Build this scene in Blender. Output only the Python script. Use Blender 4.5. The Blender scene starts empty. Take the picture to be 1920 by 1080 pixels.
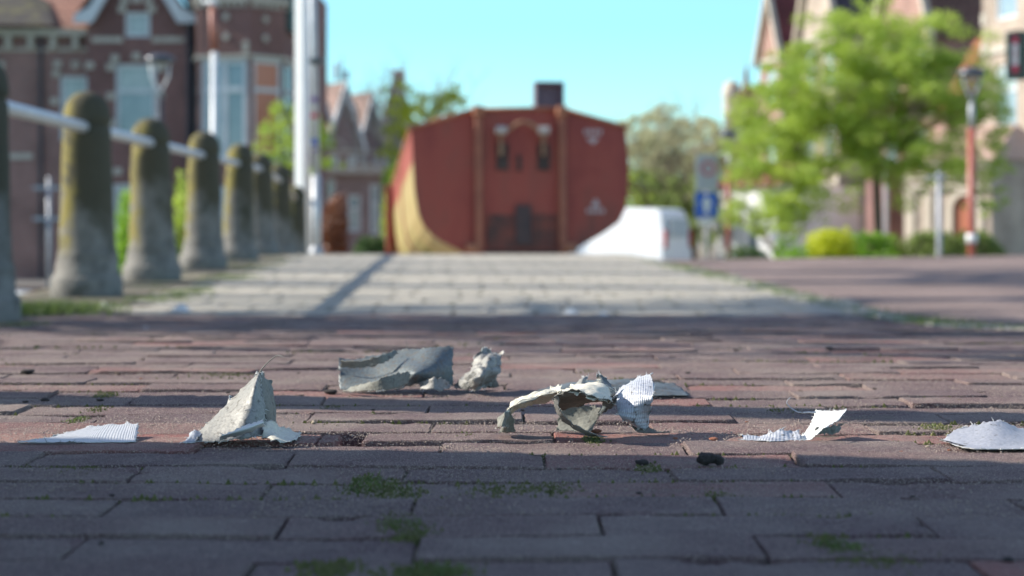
import bpy, bmesh, math, random
from mathutils import Vector, Matrix, noise
random.seed(7)
R = math.radians
C = bpy.context.scene.collection
sc = bpy.context.scene

# ------------------------------------------------------------------ camera, sky, sun, exposure
CAMZ = 0.20          # lens 20 cm above the near paving
F = 3460.0           # focal length in pixels of a 1920 wide frame
HY = 398.0           # image row of the level line
cam = bpy.data.cameras.new('camera'); camo = bpy.data.objects.new('camera', cam); C.objects.link(camo)
camo.location = (0, 0, CAMZ); camo.rotation_euler = (R(90), 0, 0)
cam.lens = F * 36 / 1920; cam.sensor_width = 36; cam.shift_y = -(540 - HY) / 1920
cam.clip_start = 0.05; cam.clip_end = 2000
cam.dof.use_dof = True; cam.dof.focus_distance = 1.66; cam.dof.aperture_fstop = 7.2
cam.dof.aperture_blades = 0
sc.camera = camo

SUN_AZ, SUN_EL = R(10), R(33)       # from the left, a little ahead of the camera
sdir = Vector((-math.cos(SUN_AZ) * math.cos(SUN_EL), math.sin(SUN_AZ) * math.cos(SUN_EL), math.sin(SUN_EL)))
w = bpy.data.worlds.new('World'); sc.world = w; w.use_nodes = True
nt = w.node_tree; bg = nt.nodes['Background']
sky = nt.nodes.new('ShaderNodeTexSky'); sky.sky_type = 'NISHITA'; sky.sun_disc = False
sky.sun_elevation = SUN_EL; sky.sun_rotation = math.atan2(sdir.x, sdir.y) % (2 * math.pi)
sky.air_density = 1.0; sky.dust_density = 0.2; sky.ozone_density = 3.0
tint = nt.nodes.new('ShaderNodeMix'); tint.data_type = 'RGBA'; tint.blend_type = 'MULTIPLY'; tint.inputs[0].default_value = 1
wtc = nt.nodes.new('ShaderNodeTexCoord'); wsp = nt.nodes.new('ShaderNodeSeparateXYZ'); wr = nt.nodes.new('ShaderNodeValToRGB')   # clear cyan low down, neutral overhead
wr.color_ramp.elements[0].position = .10; wr.color_ramp.elements[0].color = (.50, .80, .86, 1); wr.color_ramp.elements[1].position = .32; wr.color_ramp.elements[1].color = (1.10, .88, .80, 1)
nt.links.new(wtc.outputs['Generated'], wsp.inputs[0]); nt.links.new(wsp.outputs[2], wr.inputs[0]); nt.links.new(wr.outputs[0], tint.inputs[7])
nt.links.new(sky.outputs[0], tint.inputs[6]); nt.links.new(tint.outputs[2], bg.inputs[0]); bg.inputs[1].default_value = 0.15
sun = bpy.data.lights.new('sun', 'SUN'); suno = bpy.data.objects.new('sun', sun); C.objects.link(suno)
sun.energy = 4.3; sun.angle = R(0.53); sun.color = (1.0, 0.94, 0.84)
suno.rotation_euler = (-sdir).to_track_quat('-Z', 'Y').to_euler()
sc.view_settings.view_transform = 'Standard'; sc.view_settings.look = 'None'
sc.view_settings.exposure = 0.85; sc.view_settings.gamma = 1.0; sc.view_settings.use_curve_mapping = False
sc.cycles.max_bounces = 6; sc.cycles.transparent_max_bounces = 6
sc.cycles.use_denoising = True
sc.cycles.sample_clamp_indirect = 6

def W(px, py, d):
    return Vector(((px - 960) / F * d, d, CAMZ + (HY - py) / F * d))

# ------------------------------------------------------------------ tagging
def tag(o, label=None, cat=None, group=None, kind=None):
    if label: o['label'] = label
    if cat: o['category'] = cat
    if group: o['group'] = group
    if kind: o['kind'] = kind
    return o
def empty(name, loc, rz=0, label=None, cat=None, group=None):
    o = bpy.data.objects.new(name, None); C.objects.link(o)
    o.location = loc; o.rotation_euler = (0, 0, rz); o.empty_display_size = .1
    return tag(o, label, cat, group)
def copy_tree(o, parent=None):
    c = o.copy(); C.objects.link(c)
    if parent: c.parent = parent
    for ch in [x for x in bpy.data.objects if x.parent == o]:
        copy_tree(ch, c)
    return c

# ------------------------------------------------------------------ materials
def mat(name, c1, c2=None, scale=5, rough=.8, bump=0, bscale=40, metal=0, detail=6, lo=.35, hi=.65, spec=.5, c3=None, s3=2, lo3=.55, hi3=.65, dist=.01, coord='Object', stretch=None, transl=0):
    m = bpy.data.materials.new(name); m.use_nodes = True
    n = m.node_tree.nodes; l = m.node_tree.links; b = n['Principled BSDF']
    b.inputs['Roughness'].default_value = rough; b.inputs['Metallic'].default_value = metal
    b.inputs['Specular IOR Level'].default_value = spec
    tc = n.new('ShaderNodeTexCoord'); vec = tc.outputs[coord]
    if stretch:
        mp = n.new('ShaderNodeMapping'); mp.inputs['Scale'].default_value = stretch
        l.new(vec, mp.inputs[0]); vec = mp.outputs[0]
    def ramp(src, a, b_, ca, cb):
        r = n.new('ShaderNodeValToRGB'); r.color_ramp.elements[0].position = a; r.color_ramp.elements[1].position = b_
        r.color_ramp.elements[0].color = (*ca, 1); r.color_ramp.elements[1].color = (*cb, 1)
        l.new(src, r.inputs[0]); return r.outputs[0]
    def nz(s, d=detail):
        t = n.new('ShaderNodeTexNoise'); t.inputs['Scale'].default_value = s; t.inputs['Detail'].default_value = d
        t.inputs['Roughness'].default_value = .62
        l.new(vec, t.inputs['Vector']); return t.outputs['Fac']
    col = None
    if c2:
        col = ramp(nz(scale), lo, hi, c1, c2)
        if c3:
            f = ramp(nz(s3), lo3, hi3, (0, 0, 0), (1, 1, 1))
            mx = n.new('ShaderNodeMix'); mx.data_type = 'RGBA'
            l.new(f, mx.inputs[0]); l.new(col, mx.inputs[6]); mx.inputs[7].default_value = (*c3, 1)
            col = mx.outputs[2]
        l.new(col, b.inputs['Base Color'])
    else:
        b.inputs['Base Color'].default_value = (*c1, 1)
    if bump:
        bp = n.new('ShaderNodeBump'); bp.inputs['Strength'].default_value = bump; bp.inputs['Distance'].default_value = dist
        l.new(nz(bscale), bp.inputs['Height']); l.new(bp.outputs[0], b.inputs['Normal'])
    if transl:
        tr = n.new('ShaderNodeBsdfTranslucent'); ms = n.new('ShaderNodeMixShader'); ms.inputs[0].default_value = transl
        if col: l.new(col, tr.inputs[0])
        else: tr.inputs[0].default_value = (*c1, 1)
        l.new(b.outputs[0], ms.inputs[1]); l.new(tr.outputs[0], ms.inputs[2])
        l.new(ms.outputs[0], n['Material Output'].inputs[0])
    return m

def brick_mat(name, c1, c2, mortar, bw=.21, bh=.065, plane='xz', ms=.008, rough=.85, bump=.4):
    m = bpy.data.materials.new(name); m.use_nodes = True
    n = m.node_tree.nodes; l = m.node_tree.links; b = n['Principled BSDF']; b.inputs['Roughness'].default_value = rough
    tc = n.new('ShaderNodeTexCoord'); sep = n.new('ShaderNodeSeparateXYZ'); l.new(tc.outputs['Object'], sep.inputs[0])
    cb = n.new('ShaderNodeCombineXYZ')
    if plane == 'xz':
        ad = n.new('ShaderNodeMath'); ad.operation = 'ADD'; l.new(sep.outputs[0], ad.inputs[0]); l.new(sep.outputs[1], ad.inputs[1])
        l.new(ad.outputs[0], cb.inputs[0]); l.new(sep.outputs[2], cb.inputs[1])
    else:
        l.new(sep.outputs[0], cb.inputs[0]); l.new(sep.outputs[1], cb.inputs[1])
    bt = n.new('ShaderNodeTexBrick'); l.new(cb.outputs[0], bt.inputs['Vector'])
    bt.inputs['Scale'].default_value = 1; bt.inputs['Brick Width'].default_value = bw; bt.inputs['Row Height'].default_value = bh
    bt.inputs['Mortar Size'].default_value = ms; bt.inputs['Mortar Smooth'].default_value = .2
    bt.inputs['Color1'].default_value = (*c1, 1); bt.inputs['Color2'].default_value = (*c2, 1); bt.inputs['Mortar'].default_value = (*mortar, 1)
    ns = n.new('ShaderNodeTexNoise'); ns.inputs['Scale'].default_value = .9; ns.inputs['Detail'].default_value = 8
    l.new(tc.outputs['Object'], ns.inputs['Vector'])
    mr = n.new('ShaderNodeMapRange'); mr.inputs[1].default_value = .3; mr.inputs[2].default_value = .7; mr.inputs[3].default_value = .7; mr.inputs[4].default_value = 1.3
    l.new(ns.outputs[0], mr.inputs[0])
    mx = n.new('ShaderNodeMix'); mx.data_type = 'RGBA'; mx.blend_type = 'MULTIPLY'; mx.inputs[0].default_value = 1
    l.new(bt.outputs[0], mx.inputs[6]); l.new(mr.outputs[0], mx.inputs[7]); l.new(mx.outputs[2], b.inputs['Base Color'])
    bp = n.new('ShaderNodeBump'); bp.inputs['Strength'].default_value = bump; bp.inputs['Distance'].default_value = .005; bp.invert = True
    l.new(bt.outputs['Fac'], bp.inputs['Height']); l.new(bp.outputs[0], b.inputs['Normal'])
    return m

def paver_mat(name, ca, cb_, cred, grit=(.32, .265, .22), moss=(.09, .10, .03), mossamt=.62, sparkle=True):
    """clay paver: every brick its own tone (face attribute), sand film, grit and moss film"""
    m = bpy.data.materials.new(name); m.use_nodes = True
    n = m.node_tree.nodes; l = m.node_tree.links; b = n['Principled BSDF']; b.inputs['Roughness'].default_value = .78
    b.inputs['Specular IOR Level'].default_value = .35
    tc = n.new('ShaderNodeTexCoord'); at = n.new('ShaderNodeAttribute'); at.attribute_name = 'tone'
    r = n.new('ShaderNodeValToRGB'); e = r.color_ramp.elements
    e[0].position = 0; e[0].color = (*ca, 1); e[1].position = 1; e[1].color = (*cred, 1)
    k = e.new(.62); k.color = (*cb_, 1); k = e.new(.85); k.color = (*[(x + y) / 2 for x, y in zip(cb_, cred)], 1)
    l.new(at.outputs['Fac'], r.inputs[0])
    PAVE = name
    def nz(s, d, rr=.6):
        t = n.new('ShaderNodeTexNoise'); t.inputs['Scale'].default_value = s; t.inputs['Detail'].default_value = d
        t.inputs['Roughness'].default_value = rr; l.new(tc.outputs['Object'], t.inputs['Vector']); return t.outputs['Fac']
    def rng(src, a, b_, c=0., d=1.):
        q = n.new('ShaderNodeMapRange'); q.inputs[1].default_value = a; q.inputs[2].default_value = b_
        q.inputs[3].default_value = c; q.inputs[4].default_value = d; l.new(src, q.inputs[0]); return q.outputs[0]
    def mix(f, a, bcol, mode='MIX'):
        x = n.new('ShaderNodeMix'); x.data_type = 'RGBA'; x.blend_type = mode
        if isinstance(f, float): x.inputs[0].default_value = f
        else: l.new(f, x.inputs[0])
        l.new(a, x.inputs[6])
        if isinstance(bcol, tuple): x.inputs[7].default_value = (*bcol, 1)
        else: l.new(bcol, x.inputs[7])
        return x.outputs[2]
    col = r.outputs[0]
    col = mix(rng(nz(24, 6), .3, .72, .0, .6), col, tuple(x * .75 for x in cb_))
    col = mix(1.0, col, rng(nz(260, 3, .8), .25, .75, .45, 1.65), 'MULTIPLY')
    col = mix(rng(nz(7, 5), .42, .76, 0, .7), col, grit)                  # dusty sand film
    col = mix(rng(nz(900, 3, .7), .56, .62, 0, .8), col, tuple(min(.8, x * 2.0) for x in grit))     # pale grit grains
    col = mix(rng(nz(420, 2), .33, .27, 0, .7), col, (.03, .025, .025))   # dark pits
    col = mix(rng(nz(3.1, 7, .7), mossamt, mossamt + .1, 0, .7), col, moss)
    l.new(col, b.inputs['Base Color'])
    bp = n.new('ShaderNodeBump'); bp.inputs['Strength'].default_value = 1; bp.inputs['Distance'].default_value = .0022
    l.new(nz(520, 4, .75), bp.inputs['Height'])
    bp2 = n.new('ShaderNodeBump'); bp2.inputs['Strength'].default_value = .8; bp2.inputs['Distance'].default_value = .004
    l.new(nz(70, 5), bp2.inputs['Height']); l.new(bp.outputs[0], bp2.inputs['Normal']); l.new(bp2.outputs[0], b.inputs['Normal'])
    return m

def glass_mat(name, c, rough=.08):
    return mat(name, c, rough=rough, spec=.9)

M = {}
M['paver'] = paver_mat('clay paver', (.106, .062, .069), (.150, .090, .086), (.31, .092, .072))
M['slab'] = paver_mat('concrete slab', (.34, .305, .255), (.39, .35, .29), (.43, .385, .32), grit=(.45, .40, .32), mossamt=.74)
M['sand'] = mat('joint sand', (.07, .058, .045), (.17, .14, .10), 60, .95, .8, 300, c3=(.05, .075, .015), s3=5, lo3=.5, hi3=.6, dist=.003)
M['earth'] = mat('earth', (.16, .13, .085), (.34, .29, .20), 9, .95, .6, 80, c3=(.07, .11, .025), s3=3.2, lo3=.5, hi3=.58)
M['road'] = brick_mat('road clay paving', (.17, .115, .10), (.25, .18, .155), (.12, .10, .08), .2, .1, 'xy', .006)
M['plain'] = mat('far ground', (.22, .19, .16), (.30, .27, .23), 3, .95)
M['water'] = mat('canal water', (.02, .03, .025), rough=.06, bump=.25, bscale=3, spec=.6, dist=.05)
M['stone'] = mat('kerb stone', (.30, .28, .25), (.42, .39, .34), 12, .9, .4, 90, c3=(.13, .16, .05), s3=3.5, lo3=.52, hi3=.6)

# ------------------------------------------------------------------ mesh collector
class MB:
    def __init__(s): s.v = []; s.f = []; s.m = []; s.t = []
    def add(s, vs, fs, mi=0, tone=None):
        b = len(s.v); s.v.extend([tuple(v) for v in vs]); s.f.extend([tuple(b + i for i in f) for f in fs]); s.m.extend([mi] * len(fs))
        s.t.extend([tone or 0.] * len(fs)); return s
    def box(s, x0, x1, y0, y1, z0, z1, mi=0):
        v = [(x0, y0, z0), (x1, y0, z0), (x1, y1, z0), (x0, y1, z0), (x0, y0, z1), (x1, y0, z1), (x1, y1, z1), (x0, y1, z1)]
        return s.add(v, [(0, 3, 2, 1), (4, 5, 6, 7), (0, 1, 5, 4), (1, 2, 6, 5), (2, 3, 7, 6), (3, 0, 4, 7)], mi)
    def cbox(s, x0, x1, y0, y1, z0, z1, c=.01, mi=0):
        """box with chamfered edges"""
        vs = []
        for (x, sx) in ((x0, 1), (x1, -1)):
            for (y, sy) in ((y0, 1), (y1, -1)):
                for (z, sz) in ((z0, 1), (z1, -1)):
                    vs += [(x + sx * c, y + sy * c, z), (x + sx * c, y, z + sz * c), (x, y + sy * c, z + sz * c)]
        bm = bmesh.new()
        for v in vs: bm.verts.new(v)
        r = bmesh.ops.convex_hull(bm, input=bm.verts); bm.verts.index_update()
        s.add([v.co[:] for v in bm.verts], [tuple(v.index for v in f.verts) for f in bm.faces], mi); bm.free(); return s
    def lathe(s, prof, cx=0, cy=0, cz=0, n=24, mi=0):
        vs = []; fs = []
        for r, z in prof:
            for k in range(n):
                a = 2 * math.pi * k / n; vs.append((cx + r * math.cos(a), cy + r * math.sin(a), cz + z))
        for i in range(len(prof) - 1):
            for k in range(n):
                fs.append((i * n + k, i * n + (k + 1) % n, (i + 1) * n + (k + 1) % n, (i + 1) * n + k))
        fs.append(tuple(range(n))[::-1]); fs.append(tuple((len(prof) - 1) * n + k for k in range(n)))
        return s.add(vs, fs, mi)
    def tube(s, pts, r, n=8, mi=0):
        pts = [Vector(p) for p in pts]; rs = r if isinstance(r, (list, tuple)) else [r] * len(pts)
        vs = []; fs = []; up = None
        for i, p in enumerate(pts):
            t = (pts[min(i + 1, len(pts) - 1)] - pts[max(i - 1, 0)]).normalized()
            if up is None: up = t.orthogonal().normalized()
            up = (up - t * up.dot(t)); up = up.normalized() if up.length > 1e-6 else t.orthogonal().normalized()
            sd = t.cross(up)
            for k in range(n):
                a = 2 * math.pi * k / n; vs.append(p + (up * math.cos(a) + sd * math.sin(a)) * rs[i])
        for i in range(len(pts) - 1):
            for k in range(n):
                fs.append((i * n + k, i * n + (k + 1) % n, (i + 1) * n + (k + 1) % n, (i + 1) * n + k))
        fs.append(tuple(range(n))[::-1]); fs.append(tuple((len(pts) - 1) * n + k for k in range(n)))
        return s.add(vs, fs, mi)
    def prism(s, poly, y0, y1, mi=0):
        """outline in x,z pushed through y"""
        n = len(poly); vs = [(x, y0, z) for x, z in poly] + [(x, y1, z) for x, z in poly]
        fs = [tuple(range(n)), tuple(range(2 * n - 1, n - 1, -1))] + [(i, i + n, (i + 1) % n + n, (i + 1) % n) for i in range(n)]
        return s.add(vs, fs, mi)
    def build(s, name, mats, parent=None, smooth=False, tone=False, fixn=True):
        me = bpy.data.meshes.new(name); me.from_pydata(s.v, [], s.f)
        if not isinstance(mats, (list, tuple)): mats = [mats]
        for m in mats: me.materials.append(m)
        me.polygons.foreach_set('material_index', s.m)
        if smooth: me.polygons.foreach_set('use_smooth', [True] * len(s.f))
        if tone:
            a = me.attributes.new('tone', 'FLOAT', 'FACE'); a.data.foreach_set('value', s.t)
        if fixn and len(s.f) < 20000:
            bm = bmesh.new(); bm.from_mesh(me); bmesh.ops.recalc_face_normals(bm, faces=bm.faces); bm.to_mesh(me); bm.free()
        me.update()
        o = bpy.data.objects.new(name, me); C.objects.link(o)
        if parent: o.parent = parent
        return o

def sstep(a, b, x):
    t = max(0., min(1., (x - a) / (b - a))); return t * t * (3 - 2 * t)

# ------------------------------------------------------------------ the lie of the ground
def rowx(y): return -1.575 - .038 * y          # line of bollards
def edgex(y): return 1.57 - .038 * y           # edge between footpath and road
def drop(y):
    y0 = 16.0; k = .035
    if y <= y0: return 0.
    if y <= y0 + .1 / k: return .5 * k * (y - y0) ** 2
    d = .5 * k * (.1 / k) ** 2 + .1 * (y - y0 - .1 / k)
    return min(d, 1.28) if d < 1.2 else 1.2 + .08 * (1 - math.exp(-(d - 1.2) / .08))
def gz(y): return -.17 * sstep(2.2, 6.6, y) - drop(y)
def rz_(x, y): return gz(y) - .055 * sstep(2.5, 6, y) + .012 * min(max(0, x - edgex(y)), 5)
GROUND = -1.45

def pavers(name, m, ys, xr, L, Wd, joint, gf, seed, res=(2, 2), hj=.17, amp=.0006, skip=None, tonef=None, skew=0., zj=.0012, rnd=.0025):
    rg = random.Random(seed); mb = MB(); y = ys[0]; i = 0
    while y < ys[1]:
        x0, x1 = xr(y); off = (L / 2 if i % 2 else 0) + rg.uniform(-.02, .02) * (L / .2)
        x = x0 - off
        while x < x1:
            l = L * rg.uniform(.985, 1.015)
            a, b_ = x + joint * hj, x + l - joint * hj
            c, d = y + joint / 2 + rg.uniform(0, joint * .25), y + Wd - joint / 2 - rg.uniform(0, joint * .25)
            x += l
            parts = [(a, b_)]
            if skip: parts = skip(i, a, b_, c, d)
            for (a_, bb) in parts:
                if bb - a_ < .015: continue
                nx, ny = res(y, a_) if callable(res) else res
                tone = tonef(rg) if tonef else rg.random()
                if L < .25 and 1.575 < (c + d) / 2 < 1.70 and rg.random() < .85: tone = .90 + .12 * rg.random()
                tilt = (rg.uniform(-1, 1) * zj * .6, rg.uniform(-1, 1) * zj * .7); dz = rg.uniform(-1, 1) * zj; yaw = rg.uniform(-.008, .008)
                cx, cy = (a_ + bb) / 2, (c + d) / 2; hx, hy = (bb - a_) / 2, (d - c) / 2
                chips = [((rg.choice((-1, 1)), rg.uniform(-1, 1)) if rg.random() < .5 else (rg.uniform(-1, 1), rg.choice((-1, 1)))) + (rg.uniform(.006, .02), rg.uniform(.0015, .005)) for _ in range(rg.choice((0, 1, 1, 2, 3)))] if L < .25 else []
                chips = [(cx + a0 * hx, cy + a1 * hy, a2, a3) for a0, a1, a2, a3 in chips]
                # grid incl. a rounded arris
                ux = [-1, -1 + rnd / hx] + [-1 + rnd / hx + (2 - 2 * rnd / hx) * k / nx for k in range(1, nx)] + [1 - rnd / hx, 1]
                uy = [-1, -1 + rnd / hy] + [-1 + rnd / hy + (2 - 2 * rnd / hy) * k / ny for k in range(1, ny)] + [1 - rnd / hy, 1]
                vs = []; NX, NY = len(ux), len(uy)
                for jy, v in enumerate(uy):
                    for jx, u in enumerate(ux):
                        edge = (jx in (0, NX - 1)) + (jy in (0, NY - 1))
                        px, py = cx + u * hx, cy + v * hy
                        nn = noise.noise(Vector((px * 22, py * 22, seed))) * amp * 1.6 + noise.noise(Vector((px * 90, py * 90, seed + 5))) * amp
                        if edge:
                            je = noise.noise(Vector((px * 60, py * 60, 3.3))) * joint * .28
                            px -= (1 if u > 0 else -1) * abs(je) * .6 * (jx in (0, NX - 1)); py -= (1 if v > 0 else -1) * abs(je) * (jy in (0, NY - 1))
                        z = dz + tilt[0] * u + tilt[1] * v + nn - (rnd * (.9 + .5 * abs(noise.noise(Vector((px * 40, py * 40, 9)))) * 2) * edge if edge else 0)
                        for (qx, qy, qr, qd) in chips:
                            dd_ = math.hypot(px - qx, (py - qy) * 1.3)
                            if dd_ < qr: z -= qd * (1 - (dd_ / qr) ** 2)
                        X = px - yaw * (py - cy); Y = py + yaw * (px - cx) + skew * px
                        vs.append((X, Y, gf(X, Y) + z))
                # flat top as its own island so the arris does not soften the whole face
                it = []
                for jy in range(1, NY - 1):
                    for jx in range(1, NX - 1): it.append(vs[jy * NX + jx])
                mx_, my_ = NX - 2, NY - 2
                mb.add(it, [(q * mx_ + p, q * mx_ + p + 1, (q + 1) * mx_ + p + 1, (q + 1) * mx_ + p) for q in range(my_ - 1) for p in range(mx_ - 1)], 0, tone)
                fs = [(q * NX + p, q * NX + p + 1, (q + 1) * NX + p + 1, (q + 1) * NX + p) for q in range(NY - 1) for p in range(NX - 1) if q in (0, NY - 2) or p in (0, NX - 2)]
                # skirt
                ring = [p for p in range(NX)] + [q * NX + NX - 1 for q in range(1, NY)] + [(NY - 1) * NX + p for p in range(NX - 2, -1, -1)] + [q * NX for q in range(NY - 2, 0, -1)]
                nb = len(vs); vs += [(vs[r][0], vs[r][1], vs[r][2] - .03) for r in ring]; n = len(ring)
                fs += [(ring[k], nb + k, nb + (k + 1) % n, ring[(k + 1) % n]) for k in range(n)]
                mb.add(vs, fs, 0, tone)
        y += Wd; i += 1
    return mb.build(name, m, smooth=True, tone=True, fixn=False)

def sheet(name, xs, ys, zf, m, kind='structure'):
    mb = MB(); NX = len(xs); vs = []
    for y in ys:
        for x in xs:
            xx = x(y) if callable(x) else x
            vs.append((xx, y, zf(xx, y)))
    fs = [(q * NX + p, q * NX + p + 1, (q + 1) * NX + p + 1, (q + 1) * NX + p) for q in range(len(ys) - 1) for p in range(NX - 1)]
    mb.add(vs, fs); o = mb.build(name, m, smooth=True, fixn=False); tag(o, kind=kind); return o
def frange(a, b, s):
    r = []; x = a
    while x < b - 1e-6: r.append(x); x += s
    return r + [b]

def tone_near(rg):
    t = rg.random()
    return .72 + .2 * rg.random() if t > .88 else .62 * rg.random()
HOLE = (-.152, -.130)
def brick_skip(i, a, b, c, d):
    # the missing corner that leaves a square hole
    hx0, hx1 = (634 - 960) / F * 1.64, (684 - 960) / F * 1.64
    if d > 1.615 and c < 1.665 and a < hx1 and b > hx0:
        return [(a, hx0), (hx1, b)]
    return [(a, b)]
def vis(y): return .30 * y + .12
def near_res(y, x):
    if abs(x) < vis(y) + .2: return (24, 9) if y < 2.3 else ((8, 4) if y < 3.4 else (3, 2))
    return (2, 1)
tag(pavers('brick_pavement', M['paver'], (.60, 6.62), lambda y: (max(rowx(y) + .12, -1.75), edgex(y) - .05), .205, .077, .0050, lambda x, y: gz(y), 3, near_res, skip=brick_skip, tonef=tone_near, zj=.0019, rnd=.0013), kind='structure')
tag(pavers('slab_pavement', M['slab'], (6.64, 22), lambda y: (rowx(y) + .42, edgex(y) - .06), .30, .30, .012, lambda x, y: gz(y), 5, (3, 2), hj=.6, zj=.0004, rnd=.0012, tonef=lambda r: r.random()), kind='structure')
ys_g = frange(-3, 8, .25) + frange(8.3, 30, .5)
sheet('paving_bed', [lambda y: rowx(y) - .30, lambda y: rowx(y) + .0, lambda y: rowx(y) + .5, -.170, -.169, -.121, -.120, 0, .7, lambda y: edgex(y)], sorted(ys_g + [1.590, 1.592, 1.700, 1.702]), lambda x, y: gz(y) - (.034 if -.1695 < x < -.1205 and 1.591 < y < 1.701 else 0) - (.0040 if y < 6.6 else .0026) + (.0012 if y < 6.6 else .0006) * noise.noise(Vector((x * 30, y * 30, 4))), M['sand'])
sheet('verge', [lambda y: rowx(y) - .36, lambda y: rowx(y) - .1, lambda y: rowx(y) + .12, lambda y: rowx(y) + .28, lambda y: rowx(y) + .42],
      ys_g, lambda x, y: gz(y) - .004 + .006 * noise.noise(Vector((x * 4, y * 4, 0))), M['earth'])
sheet('road', [lambda y, k=k: edgex(y) + .0 + k for k in (0, 1, 2, 3, 4, 5, 8, 14)], ys_g, lambda x, y: rz_(x, y) - .002, M['road'])
# kerb strip between path and road, stones end to end
kb = MB()
yy = -1.0
while yy < 22:
    g0, g1 = gz(yy), gz(yy + .98)
    x0, x1 = edgex(yy), edgex(yy + .98)
    v = [(x0 - .05, yy, g0 + .004), (x0 + .06, yy, g0 + .004), (x1 + .06, yy + .98, g1 + .004), (x1 - .05, yy + .98, g1 + .004)]
    v += [(a, b, c - .2) for a, b, c in v]
    kb.add(v, [(0, 1, 2, 3), (0, 4, 5, 1), (1, 5, 6, 2), (2, 6, 7, 3), (3, 7, 4, 0)]); yy += 1.0
tag(kb.build('kerb', M['stone']), kind='structure')
# land out to the horizon, canal basin on the left
def land(x, y):
    if x < -2.4 and y < 41: return -2.6
    base = -.45 - drop(y) if y < 60 else -1.6
    return max(base, -1.6) - .02 if y > 0 else -.5
land_xs = [-600, -120, -40, -20, -10, lambda y: rowx(y) - .38 - .04, lambda y: rowx(y) - .38, 1, 4, 8, 14, 30, 80, 600]
def lz(x, y):
    if x < rowx(y) - .40 and y < 12.5: return -.48
    if x < rowx(y) - .40 and y < 41: return -2.6
    return max(-.40 - drop(y), GROUND)
sheet('ground', land_xs, [-300, -60, -10, 0, 4, 8, 12.49, 12.5, 16, 18, 20, 22, 24, 26, 28, 30, 34, 40.99, 41.0, 60, 120, 300, 900], lz, M['plain'])
sheet('canal_water', [-80, -40, -20, -10, lambda y: rowx(y) - .3], [12.4, 20, 30, 41.2], lambda x, y: -1.75, M['water'])
# bridge side wall under the bollards
q = MB()
for a in frange(-4, 27, 1.0)[:-1]:
    x0, x1 = rowx(a) - .36, rowx(a + 1) - .36
    q.add([(x0, a, gz(a) - .005), (x1, a + 1, gz(a + 1) - .005), (x1, a + 1, -2.6), (x0, a, -2.6)], [(0, 1, 2, 3)])
tag(q.build('embankment', brick_mat('wall brick', (.2, .1, .08), (.26, .14, .1), (.3, .28, .25)), fixn=False), kind='structure')

# ------------------------------------------------------------------ moss, grass, grit and pebbles
M['grass'] = mat('grass blades', (.09, .15, .035), (.19, .25, .07), 30, .6, transl=.4)
M['moss'] = mat('moss', (.06, .075, .02), (.15, .145, .045), 200, .95)
def gy(py): # depth of a pixel row on the near flat paving
    return 692 / (py - 398)
def blade(mb, p, h, lean, wd, rg):
    a = rg.uniform(0, 6.28); dx, dy = math.cos(a), math.sin(a)
    sx, sy = -dy * wd, dx * wd
    p = Vector(p); m1 = p + Vector((dx * lean * .4, dy * lean * .4, h * .6)); t = p + Vector((dx * lean, dy * lean, h))
    mb.add([p + Vector((sx, sy, 0)), p - Vector((sx, sy, 0)), m1 - Vector((sx * .7, sy * .7, 0)), m1 + Vector((sx * .7, sy * .7, 0)), t], [(0, 1, 2, 3), (3, 2, 4)])
def depth_at(py):
    lo, hi = .5, 16.
    for _ in range(40):
        mid = (lo + hi) / 2
        if HY + F * (CAMZ - gz(mid)) / mid > py: lo = mid
        else: hi = mid
    return lo
rg = random.Random(11); gm = MB(); mm = MB()
spots = [(690, 900, 34, 16), (705, 912, 55, 16), (740, 920, 40, 10), (755, 982, 45, 20), (770, 998, 40, 14), (735, 972, 30, 12), (1345, 930, 26, 14), (1375, 942, 30, 9), (1575, 1026, 50, 22), (1600, 1042, 70, 16), (1640, 1050, 60, 8), (1545, 1012, 30, 8), (690, 856, 22, 8), (145, 787, 18, 12),
         (182, 766, 22, 6), (1112, 822, 22, 10), (1108, 828, 18, 8), (820, 1072, 70, 22), (790, 1076, 60, 14), (620, 762, 22, 6), (625, 790, 20, 6), (1845, 866, 25, 6), (940, 918, 60, 5), (1030, 916, 60, 5), (1215, 872, 20, 8), (330, 868, 60, 3), (50, 878, 40, 4),
         (1480, 770, 40, 4), (1760, 800, 30, 8), (520, 745, 40, 4), (195, 738, 22, 5), (420, 700, 50, 4), (1105, 695, 12, 5), (620, 1062, 50, 5), (160, 875, 60, 3), (880, 818, 20, 3)]
for (px, py, wpx, hpx) in spots:
    d = depth_at(py)
    for _ in range(int(40 + wpx * 4)):
        X = (px - 960 + rg.gauss(0, wpx * .45)) / F * d; Y = d + rg.gauss(0, .012)
        h = hpx / F * d * rg.uniform(.25, 1) * .8
        blade(gm, (X, Y, gz(Y) - .006), h + .004, h * .8, .0008 + h * .05, rg)
    for _ in range(int(wpx * 5)):
        X = (px - 960 + rg.gauss(0, wpx * .55)) / F * d; Y = d + rg.gauss(0, .014); s = rg.uniform(.001, .003)
        z = gz(Y) - .0035
        mm.add([(X - s, Y - s, z), (X + s, Y - s, z), (X + s, Y + s, z), (X - s, Y + s, z), (X, Y, z + s * 1.7)], [(0, 1, 4), (1, 2, 4), (2, 3, 4), (3, 0, 4)])
# moss in random joints all over
for _ in range(14000):
    Y = rg.uniform(.9, 5.5); Y = .6 + round((Y - .6) / .077) * .077 + rg.gauss(0, .003); X = rg.uniform(-vis(Y), vis(Y))
    if noise.noise(Vector((X * 3.5, Y * 5, 2))) < .12: continue
    s = rg.uniform(.001, .0032); z = gz(Y) - .0035
    mm.add([(X - s, Y - s, z), (X + s, Y - s, z), (X + s, Y + s, z), (X - s, Y + s, z), (X, Y, z + s * 2)], [(0, 1, 4), (1, 2, 4), (2, 3, 4), (3, 0, 4)])
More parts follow.
